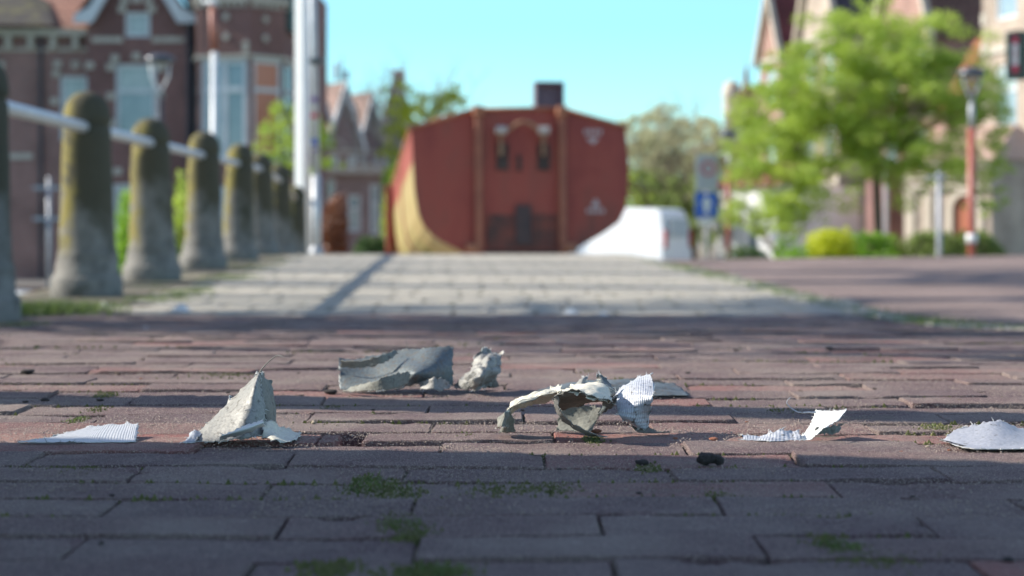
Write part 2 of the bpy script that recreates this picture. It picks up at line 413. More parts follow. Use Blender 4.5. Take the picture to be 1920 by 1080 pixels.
# long grass by the bollards
for (px, py, wpx, hpx, n) in [(70, 585, 110, 26, 1500), (150, 580, 60, 18, 500), (395, 500, 26, 20, 260), (300, 560, 70, 9, 500), (440, 520, 60, 8, 400), (480, 503, 40, 8, 200), (350, 548, 50, 10, 400), (30, 610, 50, 10, 300), (520, 492, 30, 6, 100)]:
    d = min(depth_at(py), 14.8)
    for _ in range(n):
        X = (px - 960 + rg.gauss(0, wpx * .5)) / F * d; Y = d + rg.gauss(0, .14)
        h = hpx / F * d * rg.uniform(.3, 1)
        blade(gm, (X, Y, gz(Y) - .006), h, h * .7, .003, rg)
# edge weeds along the kerb
for _ in range(2600):
    Y = rg.uniform(4.2, 13); X = edgex(Y) + rg.gauss(0, .045); h = rg.uniform(.006, .03) * (1 + .8 * noise.noise(Vector((X, Y * 2, 1))))
    blade(gm, (X, Y, gz(Y) - .03), h + .03, h * .8, .003, rg)
tag(gm.build('grass', M['grass'], fixn=False), kind='stuff', cat='grass', label='short green grass blades sprouting from the paving joints and the verge by the posts')
tag(mm.build('moss', M['moss'], fixn=False), kind='stuff', cat='moss', label='dull green moss filling the joints between the clay bricks')

M['grit'] = mat('grit', (.10, .065, .055), (.46, .37, .30), 1400, .7, lo=.4, hi=.62, detail=1)
def stone_verts(s, rg, flat=.7):
    bm = bmesh.new(); bmesh.ops.create_icosphere(bm, subdivisions=2, radius=1)
    o = Vector((rg.random() * 50, rg.random() * 50, 0))
    for v in bm.verts:
        k = 1 + .45 * noise.noise(v.co * 1.3 + o) + .12 * noise.noise(v.co * 4 + o)
        v.co = Vector((v.co.x * k * s, v.co.y * k * s * .8, v.co.z * k * s * flat))
    vs = [v.co[:] for v in bm.verts]; fs = [tuple(v.index for v in f.verts) for f in bm.faces]; bm.free(); return vs, fs
gt = MB()
for _ in range(120000):
    Y = 1.2 + 1.5 * rg.random(); X = rg.uniform(-vis(Y), vis(Y)); s = rg.choice((.00045, .0005, .00055, .0006, .0009)) * rg.uniform(.7, 1.3)
    if noise.noise(Vector((X * 6, Y * 9, 7))) < -.08 and rg.random() < .8: continue
    z = gz(Y) + .0004; k = [rg.uniform(.6, 1.3) for _ in range(4)]
    gt.add([(X - s * k[0], Y, z), (X, Y - s * k[1], z), (X + s * k[2], Y, z), (X, Y + s * k[3], z), (X + s * .2, Y, z + s * k[0] * .9), (X, Y, z - s)], [(0, 1, 4), (1, 2, 4), (2, 3, 4), (3, 0, 4)])
tag(gt.build('grit', M['grit'], fixn=False), kind='stuff', cat='grit', label='pale sand grains and grit scattered over the clay bricks')

peb = {'dark': mat('dark pebble', (.030, .024, .022), (.07, .055, .05), 300, .8, .6, 600), 'brown': mat('brown pebble', (.12, .075, .05), (.22, .15, .11), 300, .85, .6, 600),
       'pale': mat('pale pebble', (.45, .36, .24), (.62, .52, .38), 300, .8, .5, 600), 'red': mat('brick crumb', (.33, .12, .07), (.45, .2, .12), 300, .9, .6, 600)}
protos = {}
for kname, m in peb.items():
    for v in range(3):
        vs, fs = stone_verts(1, rg); me_mb = MB(); me_mb.add(vs, fs); o = me_mb.build('pebble', m, smooth=True)
        protos[(kname, v)] = o.data; C.objects.unlink(o); bpy.data.objects.remove(o)
def pebble(px, py, wpx, kname, label, group=None, hr=.6):
    d = depth_at(py); s = wpx / 2 / F * d
    o = bpy.data.objects.new('pebble', protos[(kname, rg.randrange(3))]); C.objects.link(o)
    o.scale = (s, s * .9, s * hr); o.rotation_euler = (0, 0, rg.uniform(-.5, .5)); o.location = ((px - 960) / F * d, d, gz(d) + s * hr * .45)
    tag(o, label, 'pebble', group); return o
# the two-lobed dark clod in front
cl = MB()
for (px, r, dz) in ((1322, 15, .0), (1346, 12, -.001), (1334, 12, 0)):
    vs, fs = stone_verts(r / F * 1.46, rg, .85); d = 1.46
    cl.add([(v[0] + (px - 960) / F * d, v[1] + d, v[2] + .0052 + dz) for v in vs], fs)
tag(cl.build('clod', peb['dark'], smooth=True), 'largest dark two-lobed clod lying on the shaded bricks in the front', 'clod')
pebble(1204, 872, 26, 'dark', 'small dark pointed stone in a mossy joint left of the largest clod', hr=.8)
pebble(661, 777, 9, 'pale', 'tiny pale cone-shaped pebble left of the upright torn flap')if 0 else None
pebble(588, 795, 9, 'pale', 'tiny pale pebble on the brick right of the upright folded flap', hr=1.2)
pebble(52, 700, 24, 'dark', 'flat dark fragment at the far left behind the ribbed scrap')
pebble(1232, 720, 22, 'dark', 'dark fragment just right of the ribbed wing of the big crumpled scrap')
pebble(1118, 811, 22, 'red', 'orange brick crumb under the big crumpled scrap', hr=.5)
pebble(1338, 825, 18, 'red', 'reddish brick crumb between the big crumpled scrap and the white curled scrap', hr=.5)
pebble(1266, 823, 10, 'red', 'tiny red brick crumb right of the tail of the big crumpled scrap')
pebble(1908, 862, 14, 'pale', 'pale pebble below the grey curved scrap at the right')if 0 else None
pebble(1805, 852, 9, 'pale', 'pale pebble at the lower left edge of the grey curved scrap')
for (px, py, wp, kn) in [(85, 752, 16, 'dark'), (48, 755, 12, 'dark'), (188, 752, 14, 'dark'), (268, 675, 9, 'brown'), (220, 702, 14, 'brown'), (403, 749, 14, 'red'), (265, 711, 7, 'red'), (428, 737, 9, 'dark'), (565, 743, 10, 'dark'), (620, 738, 26, 'dark'),
                         (615, 783, 8, 'dark'), (210, 930, 12, 'dark'), (1158, 1010, 0, 'dark'), (1198, 926, 12, 'dark'), (1048, 881, 10, 'dark'), (680, 730, 9, 'brown'), (1195, 757, 9, 'brown'), (1400, 792, 7, 'red'), (1380, 658, 12, 'dark'), (1555, 655, 14, 'dark'),
                         (1800, 752, 12, 'brown'), (1260, 671, 12, 'dark'), (1112, 670, 10, 'dark'), (880, 750, 10, 'brown'), (830, 660, 0, 'dark'), (1690, 848, 8, 'red'), (1780, 845, 8, 'red'), (1740, 838, 9, 'pale'), (1465, 822, 8, 'pale'), (1712, 932, 10, 'dark'), (1890, 1052, 26, 'dark'),
                         (500, 1035, 0, 'dark'), (190, 1020, 14, 'dark'), (1290, 700, 9, 'dark'), (980, 770, 8, 'brown'), (560, 700, 7, 'dark'), (120, 690, 8, 'dark'), (1640, 730, 9, 'dark'), (1500, 735, 10, 'brown'), (700, 770, 9, 'dark')]:
    if wp: pebble(px, py, wp, kn, 'small %s scattered on the clay bricks among the torn scraps' % {'dark': 'dark crumb of soil', 'brown': 'brown stone chip', 'red': 'reddish brick chip', 'pale': 'pale stone chip'}[kn], 'chips and crumbs scattered on the bricks (%s)' % kn)

# ------------------------------------------------------------------ torn scraps of marking sheet
def foil_mat(name, c1, c2, metal=.0, rough=.5, ribs=0, cross=0, dirt=(.12, .11, .095), dirtamt=.6):
    m = mat(name, c1, c2, 420, rough, metal=metal, lo=.3, hi=.7, c3=dirt, s3=190, lo3=dirtamt, hi3=dirtamt + .09)
    n = m.node_tree.nodes; l = m.node_tree.links; b = n['Principled BSDF']
    uv = n.new('ShaderNodeUVMap'); uv.uv_map = 'UVMap'
    ns = n.new('ShaderNodeTexNoise'); ns.inputs['Scale'].default_value = 260; ns.inputs['Detail'].default_value = 4
    tc = n.new('ShaderNodeTexCoord'); l.new(tc.outputs['Object'], ns.inputs['Vector'])
    bp = n.new('ShaderNodeBump'); bp.inputs['Distance'].default_value = .0008; bp.inputs['Strength'].default_value = .8
    l.new(ns.outputs[0], bp.inputs['Height']); last = bp
    for dirn, k in (('X', ribs), ('Y', cross)):
        if k:
            wv = n.new('ShaderNodeTexWave'); wv.bands_direction = dirn; wv.inputs['Scale'].default_value = k; wv.inputs['Distortion'].default_value = .4
            l.new(uv.outputs[0], wv.inputs['Vector'])
            b2 = n.new('ShaderNodeBump'); b2.inputs['Distance'].default_value = .0006; b2.inputs['Strength'].default_value = .45
            l.new(wv.outputs['Fac'], b2.inputs['Height']); l.new(last.outputs[0], b2.inputs['Normal']); last = b2
    l.new(last.outputs[0], b.inputs['Normal']); return m
M['silver'] = foil_mat('grey reflective sheet', (.215, .21, .19), (.325, .315, .29), .1, .55, dirtamt=.55)
M['blue'] = foil_mat('weathered blue grey sheet', (.065, .085, .095), (.155, .18, .185), .1, .5, dirtamt=.52)
M['ribbed'] = foil_mat('ribbed white sheet', (.44, .45, .47), (.58, .59, .61), .05, .45, ribs=16, cross=0, dirtamt=.66)
M['hatched'] = foil_mat('cross-hatched white sheet', (.38, .40, .44), (.56, .57, .61), .1, .45, ribs=6, cross=4, dirtamt=.58)
M['cream'] = foil_mat('cream adhesive side', (.56, .52, .42), (.74, .70, .58), 0, .75, dirtamt=.62)
M['darkback'] = foil_mat('dark underside and shadow', (.10, .09, .075), (.20, .18, .15), 0, .8)  # dark backs; also colours the shadow wedge of the shred
M['greysmooth'] = foil_mat('blue grey sheet face', (.30, .31, .34), (.42, .43, .47), .05, .5, dirtamt=.6)
M['greyback'] = foil_mat('gritty grey underside', (.15, .15, .13), (.28, .275, .235), 0, .8, dirtamt=.58)
M['white'] = foil_mat('clean white sheet', (.72, .71, .66), (.80, .79, .74), 0, .5, dirtamt=.72)

def crm(a, b, c, d, t):
    return .5 * ((2 * b) + (c - a) * t + (2 * a - 5 * b + 4 * c - d) * t * t + (3 * b - a - 3 * c + d) * t ** 3)
def interp(row, n):
    out = []; m = len(row) - 1
    for k in range(n + 1):
        u = k / n * m; i = min(int(u), m - 1); t = u - i
        p = [row[max(0, i - 1)], row[i], row[i + 1], row[min(m, i + 2)]]
        out.append(crm(*p, t) if len(row) > 2 else row[0].lerp(row[-1], k / n))
    return out
def scrap(name, net, mats, parent=None, nu=36, nv=28, th=.0006, crumple=.0012, jag=.0016, seed=0, cs=45, fray=-1):
    if fray < 0: fray = 46 if nu >= 30 else 16
    """a thin curled sheet from a net of points; front and back differ, torn edge, creases"""
    rows = [interp([W(*p) for p in r], nu) for r in net]
    cols = [interp([rows[j][i] for j in range(len(rows))], nv) for i in range(nu + 1)]
    P = [[cols[i][j] for i in range(nu + 1)] for j in range(nv + 1)]
    sd = Vector((seed * 3.7, seed * 1.3, seed))
    N = [[None] * (nu + 1) for _ in range(nv + 1)]
    for j in range(nv + 1):
        for i in range(nu + 1):
            du = P[j][min(i + 1, nu)] - P[j][max(i - 1, 0)]; dv = P[min(j + 1, nv)][i] - P[max(j - 1, 0)][i]
            n = du.cross(dv); N[j][i] = n.normalized() if n.length > 1e-12 else Vector((0, -1, 0))
    vs = []; vb = []
    for j in range(nv + 1):
        for i in range(nu + 1):
            p = P[j][i].copy(); n = N[j][i]
            vd = noise.voronoi(p * cs * .8 + sd)[0]; ridg = vd[1] - vd[0]
            p += n * (crumple * 2.2 * (min(ridg, .55) - .3) + crumple * .5 * noise.noise(p * cs * 3 + sd) + .00018 * noise.noise(p * 500 + sd))
            if crumple > .002: p += Vector((noise.noise(p * cs + sd), noise.noise(p * cs + sd * 2) * .5, noise.noise(p * cs - sd))) * crumple * .8
            if i in (0, nu) or j in (0, nv):
                q = p * 230 + sd
                p += Vector((noise.noise(q), noise.noise(q + Vector((9, 0, 0))) * .6, noise.noise(q + Vector((0, 9, 0))))) * jag * 1.6
            p.z = max(p.z, gz(p.y) + .0028)
            t = th * (.8 + .5 * noise.noise(p * 120 + sd))
            vs.append(p); vb.append(p - n * t)
    nx = nu + 1; off = len(vs); fs = []; mi = []
    for j in range(nv):
        for i in range(nu):
            a = j * nx + i; fs.append((a, a + 1, a + nx + 1, a + nx)); mi.append(0)
            fs.append((off + a, off + a + nx, off + a + nx + 1, off + a + 1)); mi.append(1)
    ring = [i for i in range(nx)] + [j * nx + nu for j in range(1, nv + 1)] + [nv * nx + i for i in range(nu - 1, -1, -1)] + [j * nx for j in range(nv - 1, 0, -1)]
    for k in range(len(ring)):
        a, b = ring[k], ring[(k + 1) % len(ring)]; fs.append((b, a, off + a, off + b)); mi.append(2)
    me = bpy.data.meshes.new(name); me.from_pydata([tuple(v) for v in vs + vb], [], fs)
    for m in mats: me.materials.append(m)
    me.polygons.foreach_set('material_index', mi); me.polygons.foreach_set('use_smooth', [x < 2 and crumple < .002 for x in mi])
    uvl = me.uv_layers.new(name='UVMap'); 
    for lp in me.loops:
        k = lp.vertex_index % off; uvl.data[lp.index].uv = ((k % nx) / nu, (k // nx) / nv)
    o = bpy.data.objects.new(name, me); C.objects.link(o)
    if parent: o.parent = parent; o.matrix_parent_inverse = Matrix.Translation(-parent.location)
    if fray and parent:
        fr = random.Random(seed * 7 + 1); fm = MB(); cen = sum(vs, Vector()) / len(vs)
        for _ in range(fray):
            k = ring[fr.randrange(len(ring))]; p = vs[k].copy(); out = (p - cen).normalized()
            dr = (out + Vector((fr.gauss(0, .6), fr.gauss(0, .4), fr.gauss(.15, .5)))).normalized(); l_ = fr.choice((.0010, .0014, .002, .0034)) * fr.uniform(.6, 1.3)
            pts = [p - out * .001]
            for q_ in range(1, 4):
                x_ = p + dr * l_ * q_ / 3 + Vector((fr.gauss(0, .0003), 0, fr.gauss(0, .0003))); x_.z = max(x_.z, gz(x_.y) + .0004); pts.append(x_)
            fm.tube(pts, [.00028, .00024, .0002, .00012], 4)
        fo = fm.build('frayed_edge', mats[2]); fo['kind'] = 'stuff'; fo.parent = parent; fo.matrix_parent_inverse = Matrix.Translation(-parent.location)
    return o
def fibre(pts, parent, r=.0005, m='silver'):
    mb = MB(); P = interp([W(*p) for p in pts], 24)
    mb.tube([p + Vector((0, 0, .0004 * noise.noise(p * 300))) for p in P], [r * (1.1 - .7 * k / 24) for k in range(25)], 5)
    o = mb.build('fibre', M[m], smooth=True); o.parent = parent; o.matrix_parent_inverse = Matrix.Translation(-parent.location); return o
S = lambda *k: [M[x] for x in k]
def thing_at(name, px, py, label, cat='scrap'):
    d = depth_at(py); return empty(name, ((px - 960) / F * d, d, gz(d)), 0, label, cat, 'torn scraps of marking sheet on the bricks')
# 1: flat ribbed scrap
t = thing_at('torn_scrap', 150, 833, 'flat pale scrap with fine ribs and a ragged right end, at the far left')
scrap('flap', [[(36, 835, 1.586), (95, 835, 1.584), (170, 835, 1.583), (252, 834, 1.586)], [(60, 829, 1.60), (110, 824, 1.605), (175, 817, 1.61), (256, 815, 1.615)], [(85, 822, 1.612), (135, 808, 1.63), (190, 797, 1.645), (260, 794, 1.65)]], S('ribbed', 'darkback', 'white'), t, seed=1, crumple=.0005, jag=.002)
scrap('dark_edge', [[(36, 836, 1.575), (90, 837, 1.575), (135, 836, 1.575), (160, 836, 1.58)], [(60, 832, 1.58), (100, 831, 1.578), (132, 827, 1.577), (150, 832, 1.58)]], S('darkback', 'darkback', 'darkback'), t, 24, 8, seed=2, crumple=.0004)  # dark sheet along the scrap's lower front edge
fibre([(90, 832, 1.575), (84, 822, 1.58), (83, 812, 1.60), (92, 806, 1.61)], t, .0003)
# 2: upright folded flap
t = thing_at('torn_scrap', 450, 829, 'upright folded flap with a sharp peak and one long fibre, left of the centre')
scrap('flap', [[(343, 832, 1.59), (400, 827, 1.585), (450, 824, 1.578), (500, 817, 1.60)], [(372, 808, 1.61), (415, 797, 1.60), (460, 792, 1.588), (499, 788, 1.61)], [(408, 773, 1.63), (440, 762, 1.615), (472, 754, 1.602), (497, 760, 1.615)], [(447, 735, 1.64), (462, 728, 1.632), (478, 722, 1.612), (490, 730, 1.625)], [(480, 702, 1.65), (484, 699, 1.648), (487, 697, 1.646), (491, 700, 1.65)]], S('silver', 'silver', 'white'), t, seed=3, crumple=.0008)
scrap('back_fold', [[(494, 824, 1.60), (506, 820, 1.63), (519, 816, 1.65)], [(496, 775, 1.615), (506, 770, 1.64), (519, 768, 1.67)], [(489, 732, 1.625), (501, 730, 1.65), (515, 738, 1.67)], [(486, 699, 1.648), (492, 700, 1.66), (504, 712, 1.67)]], S('greyback', 'greyback', 'silver'), t, seed=4, crumple=.0015, jag=.0025)
scrap('lip', [[(414, 825, 1.572), (455, 815, 1.566), (496, 800, 1.575)], [(416, 817, 1.562), (455, 806, 1.554), (497, 791, 1.565)], [(424, 813, 1.567), (456, 800, 1.562), (492, 786, 1.575)]], S('white', 'greyback', 'white'), t, 28, 10, seed=5, crumple=.0004)
scrap('torn_foot', [[(492, 820, 1.590), (512, 824, 1.580), (535, 828, 1.583), (556, 824, 1.60)], [(496, 806, 1.592), (513, 805, 1.60), (528, 811, 1.615), (560, 818, 1.63)], [(500, 791, 1.602), (516, 790, 1.612), (528, 801, 1.64), (567, 811, 1.655)]], S('cream', 'blue', 'white'), t, seed=6, crumple=.0012)
scrap('crumpled_toe', [[(341, 833, 1.58), (352, 834, 1.578), (366, 828, 1.582)], [(350, 818, 1.595), (360, 815, 1.59), (374, 818, 1.592)], [(356, 808, 1.61), (368, 804, 1.605), (380, 812, 1.61)]], S('hatched', 'silver', 'white'), t, 18, 18, seed=7, crumple=.0022, cs=90)
fibre([(486, 699, 1.648), (497, 685, 1.64), (510, 673, 1.63), (521, 666, 1.625), (531, 669, 1.62)], t, .0006)
fibre([(432, 750, 1.60), (430, 742, 1.60), (436, 745, 1.60)], t, .0005, 'white')
# 3: broad blue-grey strip behind
t = thing_at('torn_scrap', 745, 733, 'broad blue-grey folded strip standing on edge behind the other scraps')
scrap('strip', [[(637, 735, 2.055), (690, 733, 2.03), (745, 729, 2.02), (775, 722, 2.03), (810, 727, 2.04), (850, 724, 2.055)], [(636, 712, 2.07), (690, 712, 2.06), (745, 702, 2.045), (780, 697, 2.02), (815, 700, 2.035), (850, 700, 2.06)], [(636, 690, 2.08), (690, 690, 2.085), (730, 682, 2.075), (775, 675, 2.06), (815, 672, 2.05), (850, 675, 2.07)], [(635, 671, 2.10), (670, 672, 2.11), (720, 662, 2.115), (765, 655, 2.10), (810, 650, 2.08), (850, 648, 2.085)]], S('blue', 'greyback', 'silver'), t, 60, 30, seed=9, crumple=.0012, cs=22, jag=.0018)
scrap('upper_lip', [[(640, 690, 2.075), (680, 690, 2.062), (720, 680, 2.055), (745, 664, 2.07)], [(637, 678, 2.07), (680, 676, 2.06), (715, 666, 2.055), (742, 656, 2.075)]], S('greyback', 'blue', 'silver'), t, 30, 12, seed=10, crumple=.0012, jag=.0015)
scrap('lower_lip', [[(640, 735, 2.03), (690, 733, 1.995), (735, 729, 1.985), (765, 720, 2.01)], [(670, 722, 2.02), (700, 715, 1.99), (735, 703, 1.985), (770, 696, 2.015)]], S('greyback', 'darkback', 'silver'), t, 30, 14, seed=11, crumple=.001)
scrap('torn_corner', [[(790, 730, 2.02), (815, 731, 2.01), (845, 728, 2.02)], [(785, 716, 2.03), (812, 708, 2.015), (842, 716, 2.03)]], S('silver', 'greyback', 'white'), t, 20, 12, seed=12, crumple=.0016, jag=.002)
fibre([(764, 655, 2.09), (763, 645, 2.09), (760, 636, 2.09)], t, .0004)
# 4: crumpled shred beside it
t = thing_at('torn_scrap', 895, 731, 'small crumpled silvery shred curling up just right of the broad strip')
scrap('shred', [[(846, 726, 2.05), (868, 731, 2.03), (892, 735, 2.02), (912, 725, 2.04)], [(858, 710, 2.045), (880, 706, 2.02), (902, 704, 2.00), (930, 703, 2.04)], [(880, 692, 2.05), (896, 680, 2.04), (918, 678, 2.03), (940, 687, 2.05)], [(892, 664, 2.07), (908, 658, 2.08), (924, 656, 2.08), (937, 660, 2.07)]], S('silver', 'blue', 'white'), t, 40, 34, seed=13, crumple=.0034, cs=50, jag=.003)
scrap('shadow_wedge', [[(905, 727, 2.07), (922, 727, 2.07), (938, 727, 2.08)], [(912, 712, 2.07), (924, 706, 2.07), (932, 712, 2.08)]], S('darkback', 'darkback', 'darkback'), t, 14, 10, seed=14, crumple=.0008)  # dark sheet painted in where the shred's wedge of shadow lies
# 5: the big complex one
t = thing_at('torn_scrap', 1100, 815, 'biggest crumpled scrap with an arched arm, a cupped middle and a ribbed wing')
arm = [(942, 800), (946, 783), (958, 765), (980, 754), (1005, 745), (1030, 738), (1052, 734)]
scrap('arm', [[(x - 9, y + 3, 1.645) for x, y in arm[:2]] + [(x, y + 12, 1.65) for x, y in arm[2:]], [(x, y, 1.615) for x, y in arm], [(x + 8, y - 3, 1.64) for x, y in arm[:2]] + [(x, y - 11, 1.65) for x, y in arm[2:]]], S('cream', 'greyback', 'white'), t, 50, 14, seed=15, crumple=.0026, cs=70)
scrap('foot', [[(934, 812, 1.655), (950, 813, 1.65), (968, 810, 1.66)], [(939, 799, 1.65), (950, 793, 1.64), (964, 795, 1.65)], [(944, 788, 1.645), (952, 783, 1.635), (962, 782, 1.645)]], S('greyback', 'greyback', 'silver'), t, 16, 14, seed=16, crumple=.0015)
scrap('upper_flap', [[(1044, 741, 1.60), (1080, 736, 1.59), (1110, 747, 1.59), (1146, 752, 1.61)], [(1060, 730, 1.63), (1090, 724, 1.625), (1122, 730, 1.62), (1147, 743, 1.63)], [(1078, 720, 1.66), (1102, 716, 1.66), (1130, 717, 1.66), (1142, 728, 1.66)]], S('cream', 'darkback', 'cream'), t, seed=17, crumple=.0014, jag=.0025)
scrap('hood', [[(1050, 767, 1.64), (1075, 765, 1.65), (1100, 757, 1.66), (1130, 753, 1.66)], [(1041, 756, 1.612), (1074, 750, 1.610), (1108, 750, 1.62), (1135, 752, 1.63)], [(1043, 742, 1.597), (1078, 731, 1.588), (1110, 744, 1.590), (1147, 752, 1.608)]], S('darkback', 'greyback', 'silver'), t, seed=18, crumple=.0008)
scrap('back_panel', [[(1043, 811, 1.67), (1070, 812, 1.665), (1095, 815, 1.655), (1112, 806, 1.665)], [(1046, 790, 1.68), (1078, 790, 1.675), (1104, 790, 1.67), (1120, 785, 1.67)], [(1052, 764, 1.68), (1085, 760, 1.68), (1112, 762, 1.68), (1128, 770, 1.675)]], S('greyback', 'silver', 'silver'), t, seed=19, crumple=.0008)
scrap('curved_strap', [[(1039, 744, 1.60), (1040, 765, 1.607), (1050, 785, 1.61), (1070, 802, 1.615), (1098, 816, 1.62), (1125, 822, 1.63)], [(1047, 742, 1.597), (1048, 763, 1.60), (1058, 780, 1.602), (1078, 797, 1.61), (1105, 811, 1.615), (1140, 823, 1.62)]], S('silver', 'greyback', 'silver'), t, 50, 6, seed=20, crumple=.0007, jag=.0006)
scrap('peak', [[(1072, 728, 1.655), (1088, 722, 1.65), (1102, 722, 1.655)], [(1084, 714, 1.665), (1094, 709, 1.66), (1101, 713, 1.665)], [(1093, 706, 1.67), (1098, 703, 1.67), (1102, 706, 1.67)]], S('silver', 'cream', 'white'), t, 12, 12, seed=21, crumple=.0014)
scrap('peak', [[(1112, 722, 1.665), (1130, 722, 1.66), (1152, 728, 1.66)], [(1116, 711, 1.67), (1132, 712, 1.665), (1146, 718, 1.67)], [(1119, 702, 1.67), (1124, 702, 1.67), (1134, 708, 1.67)]], S('blue', 'silver', 'white'), t, 16, 12, seed=22, crumple=.002)
scrap('link', [[(1120, 780, 1.67), (1135, 772, 1.665), (1150, 762, 1.655)], [(1128, 762, 1.665), (1142, 757, 1.655), (1156, 750, 1.648)], [(1140, 750, 1.64), (1150, 746, 1.64), (1160, 740, 1.645)]], S('blue', 'greyback', 'silver'), t, 18, 14, seed=23, crumple=.0018)
scrap('wing', [[(1186, 798, 1.65), (1200, 803, 1.65), (1216, 802, 1.66)], [(1163, 780, 1.642), (1190, 786, 1.64), (1218, 782, 1.655)], [(1154, 757, 1.652), (1188, 752, 1.642), (1222, 750, 1.635)], [(1153, 742, 1.672), (1188, 722, 1.662), (1226, 730, 1.65)], [(1164, 726, 1.700), (1193, 709, 1.695), (1220, 698, 1.685)]], S('hatched', 'darkback', 'white'), t, 40, 36, seed=24, crumple=.0006, jag=.0022)
scrap('tail', [[(1184, 800, 1.655), (1205, 810, 1.65), (1230, 814, 1.65), (1258, 815, 1.655)], [(1195, 793, 1.66), (1215, 801, 1.66), (1235, 808, 1.66), (1252, 811, 1.66)]], S('darkback', 'darkback', 'darkback'), t, 24, 8, seed=25, crumple=.0008)
# 6: flat blue piece behind it
t = thing_at('torn_scrap', 1140, 742, 'low flat blue-grey scrap lying behind the biggest crumpled scrap')
scrap('flap', [[(988, 743, 1.99), (1080, 745, 1.985), (1180, 744, 1.985), (1292, 741, 1.99)], [(1015, 731, 2.01), (1085, 722, 2.0), (1180, 722, 2.0), (1285, 732, 2.02)], [(1048, 721, 2.04), (1095, 713, 2.04), (1190, 711, 2.04), (1262, 720, 2.05)]], S('blue', 'darkback', 'blue'), t, seed=26, crumple=.0014, fray=20)
# 7: white curled scrap
t = thing_at('torn_scrap', 1510, 830, 'bright white curled scrap with a raised tab and a bent wire-like fibre')
scrap('tab', [[(1470, 828, 1.605), (1490, 832, 1.598), (1512, 833, 1.598)], [(1502, 817, 1.615), (1514, 820, 1.605), (1532, 813, 1.60)], [(1517, 799, 1.635), (1532, 801, 1.617), (1550, 799, 1.605)], [(1524, 783, 1.655), (1546, 786, 1.635), (1570, 788, 1.615)], [(1530, 768, 1.672), (1556, 770, 1.652), (1588, 768, 1.63)]], S('white', 'greyback', 'white'), t, seed=27, crumple=.0004, jag=.001)
scrap('curled_edge', [[(1385, 827, 1.60), (1412, 831, 1.595), (1452, 834, 1.59), (1500, 832, 1.60)], [(1392, 822, 1.602), (1420, 822, 1.598), (1455, 824, 1.594), (1502, 822, 1.60)], [(1388, 815, 1.62), (1422, 816, 1.615), (1456, 810, 1.61), (1496, 805, 1.615)]], S('hatched', 'greyback', 'white'), t, 44, 16, seed=28, crumple=.0019, cs=60, jag=.002)
scrap('under_fold', [[(1528, 815, 1.61), (1548, 813, 1.62), (1573, 812, 1.645)], [(1533, 800, 1.612), (1555, 798, 1.632), (1580, 795, 1.66)]], S('greyback', 'darkback', 'silver'), t, 22, 12, seed=29, crumple=.0025, cs=90)
fibre([(1530, 773, 1.61), (1515, 773, 1.60), (1498, 773, 1.59), (1482, 764, 1.59), (1475, 754, 1.59), (1482, 745, 1.59)], t, .0007, 'hatched')
fibre([(1572, 797, 1.65), (1585, 793, 1.65), (1596, 800, 1.65)], t, .0004)
fibre([(1575, 812, 1.64), (1592, 822, 1.62), (1618, 830, 1.61)], t, .0003, 'darkback')
# 8: grey curved scrap at the right edge
t = thing_at('torn_scrap', 1850, 846, 'grey domed scrap with a pointed left end, cut by the right edge of the photo')
scrap('flap', [[(1764, 829, 1.60), (1808, 846, 1.548), (1865, 849, 1.538), (1925, 848, 1.54), (1985, 847, 1.545)], [(1772, 819, 1.605), (1812, 826, 1.58), (1865, 826, 1.57), (1925, 832, 1.57), (1990, 838, 1.57)], [(1790, 806, 1.62), (1828, 798, 1.625), (1868, 789, 1.63), (1925, 806, 1.64), (1985, 826, 1.63)]], S('greysmooth', 'darkback', 'white'), t, 50, 28, seed=30, crumple=.0005, fray=24)
scrap('torn_edge', [[(1766, 832, 1.596), (1785, 838, 1.575), (1806, 846, 1.552)], [(1766, 826, 1.60), (1788, 831, 1.58), (1810, 838, 1.56)]], S('darkback', 'darkback', 'silver'), t, 16, 8, seed=31, crumple=.0015)
# small pale scraps further away
for (px, py, wp, lab) in [(1070, 589, 30, 'small white scrap far back at the brick and slab border, left one of the pair'), (1131, 591, 20, 'tiny white scrap far back at the brick and slab border, right one of the pair'), (340, 584, 40, 'crumpled white scrap on the slab border in front of the third stone post'), (196, 576, 26, 'white scrap at the foot of the mossy second stone post'), (915, 585, 34, 'grey scrap on the slab border below the red container'), (274, 616, 9, 'tiny glinting white flake alone on the bricks at the left')]:
    d = depth_at(py)
    o = scrap('litter', [[(px - wp / 2, py, d), (px, py + 1, d - .03), (px + wp / 2, py, d)], [(px - wp / 2.4, py - wp * .18, d + .04), (px, py - wp * .34, d + .05), (px + wp / 2.2, py - wp * .12, d + .05)]], S('silver' if 'grey' in lab else 'white', 'cream', 'white'), None, 10, 8, crumple=.004, jag=.004, seed=px)
    tag(o, lab, 'scrap')

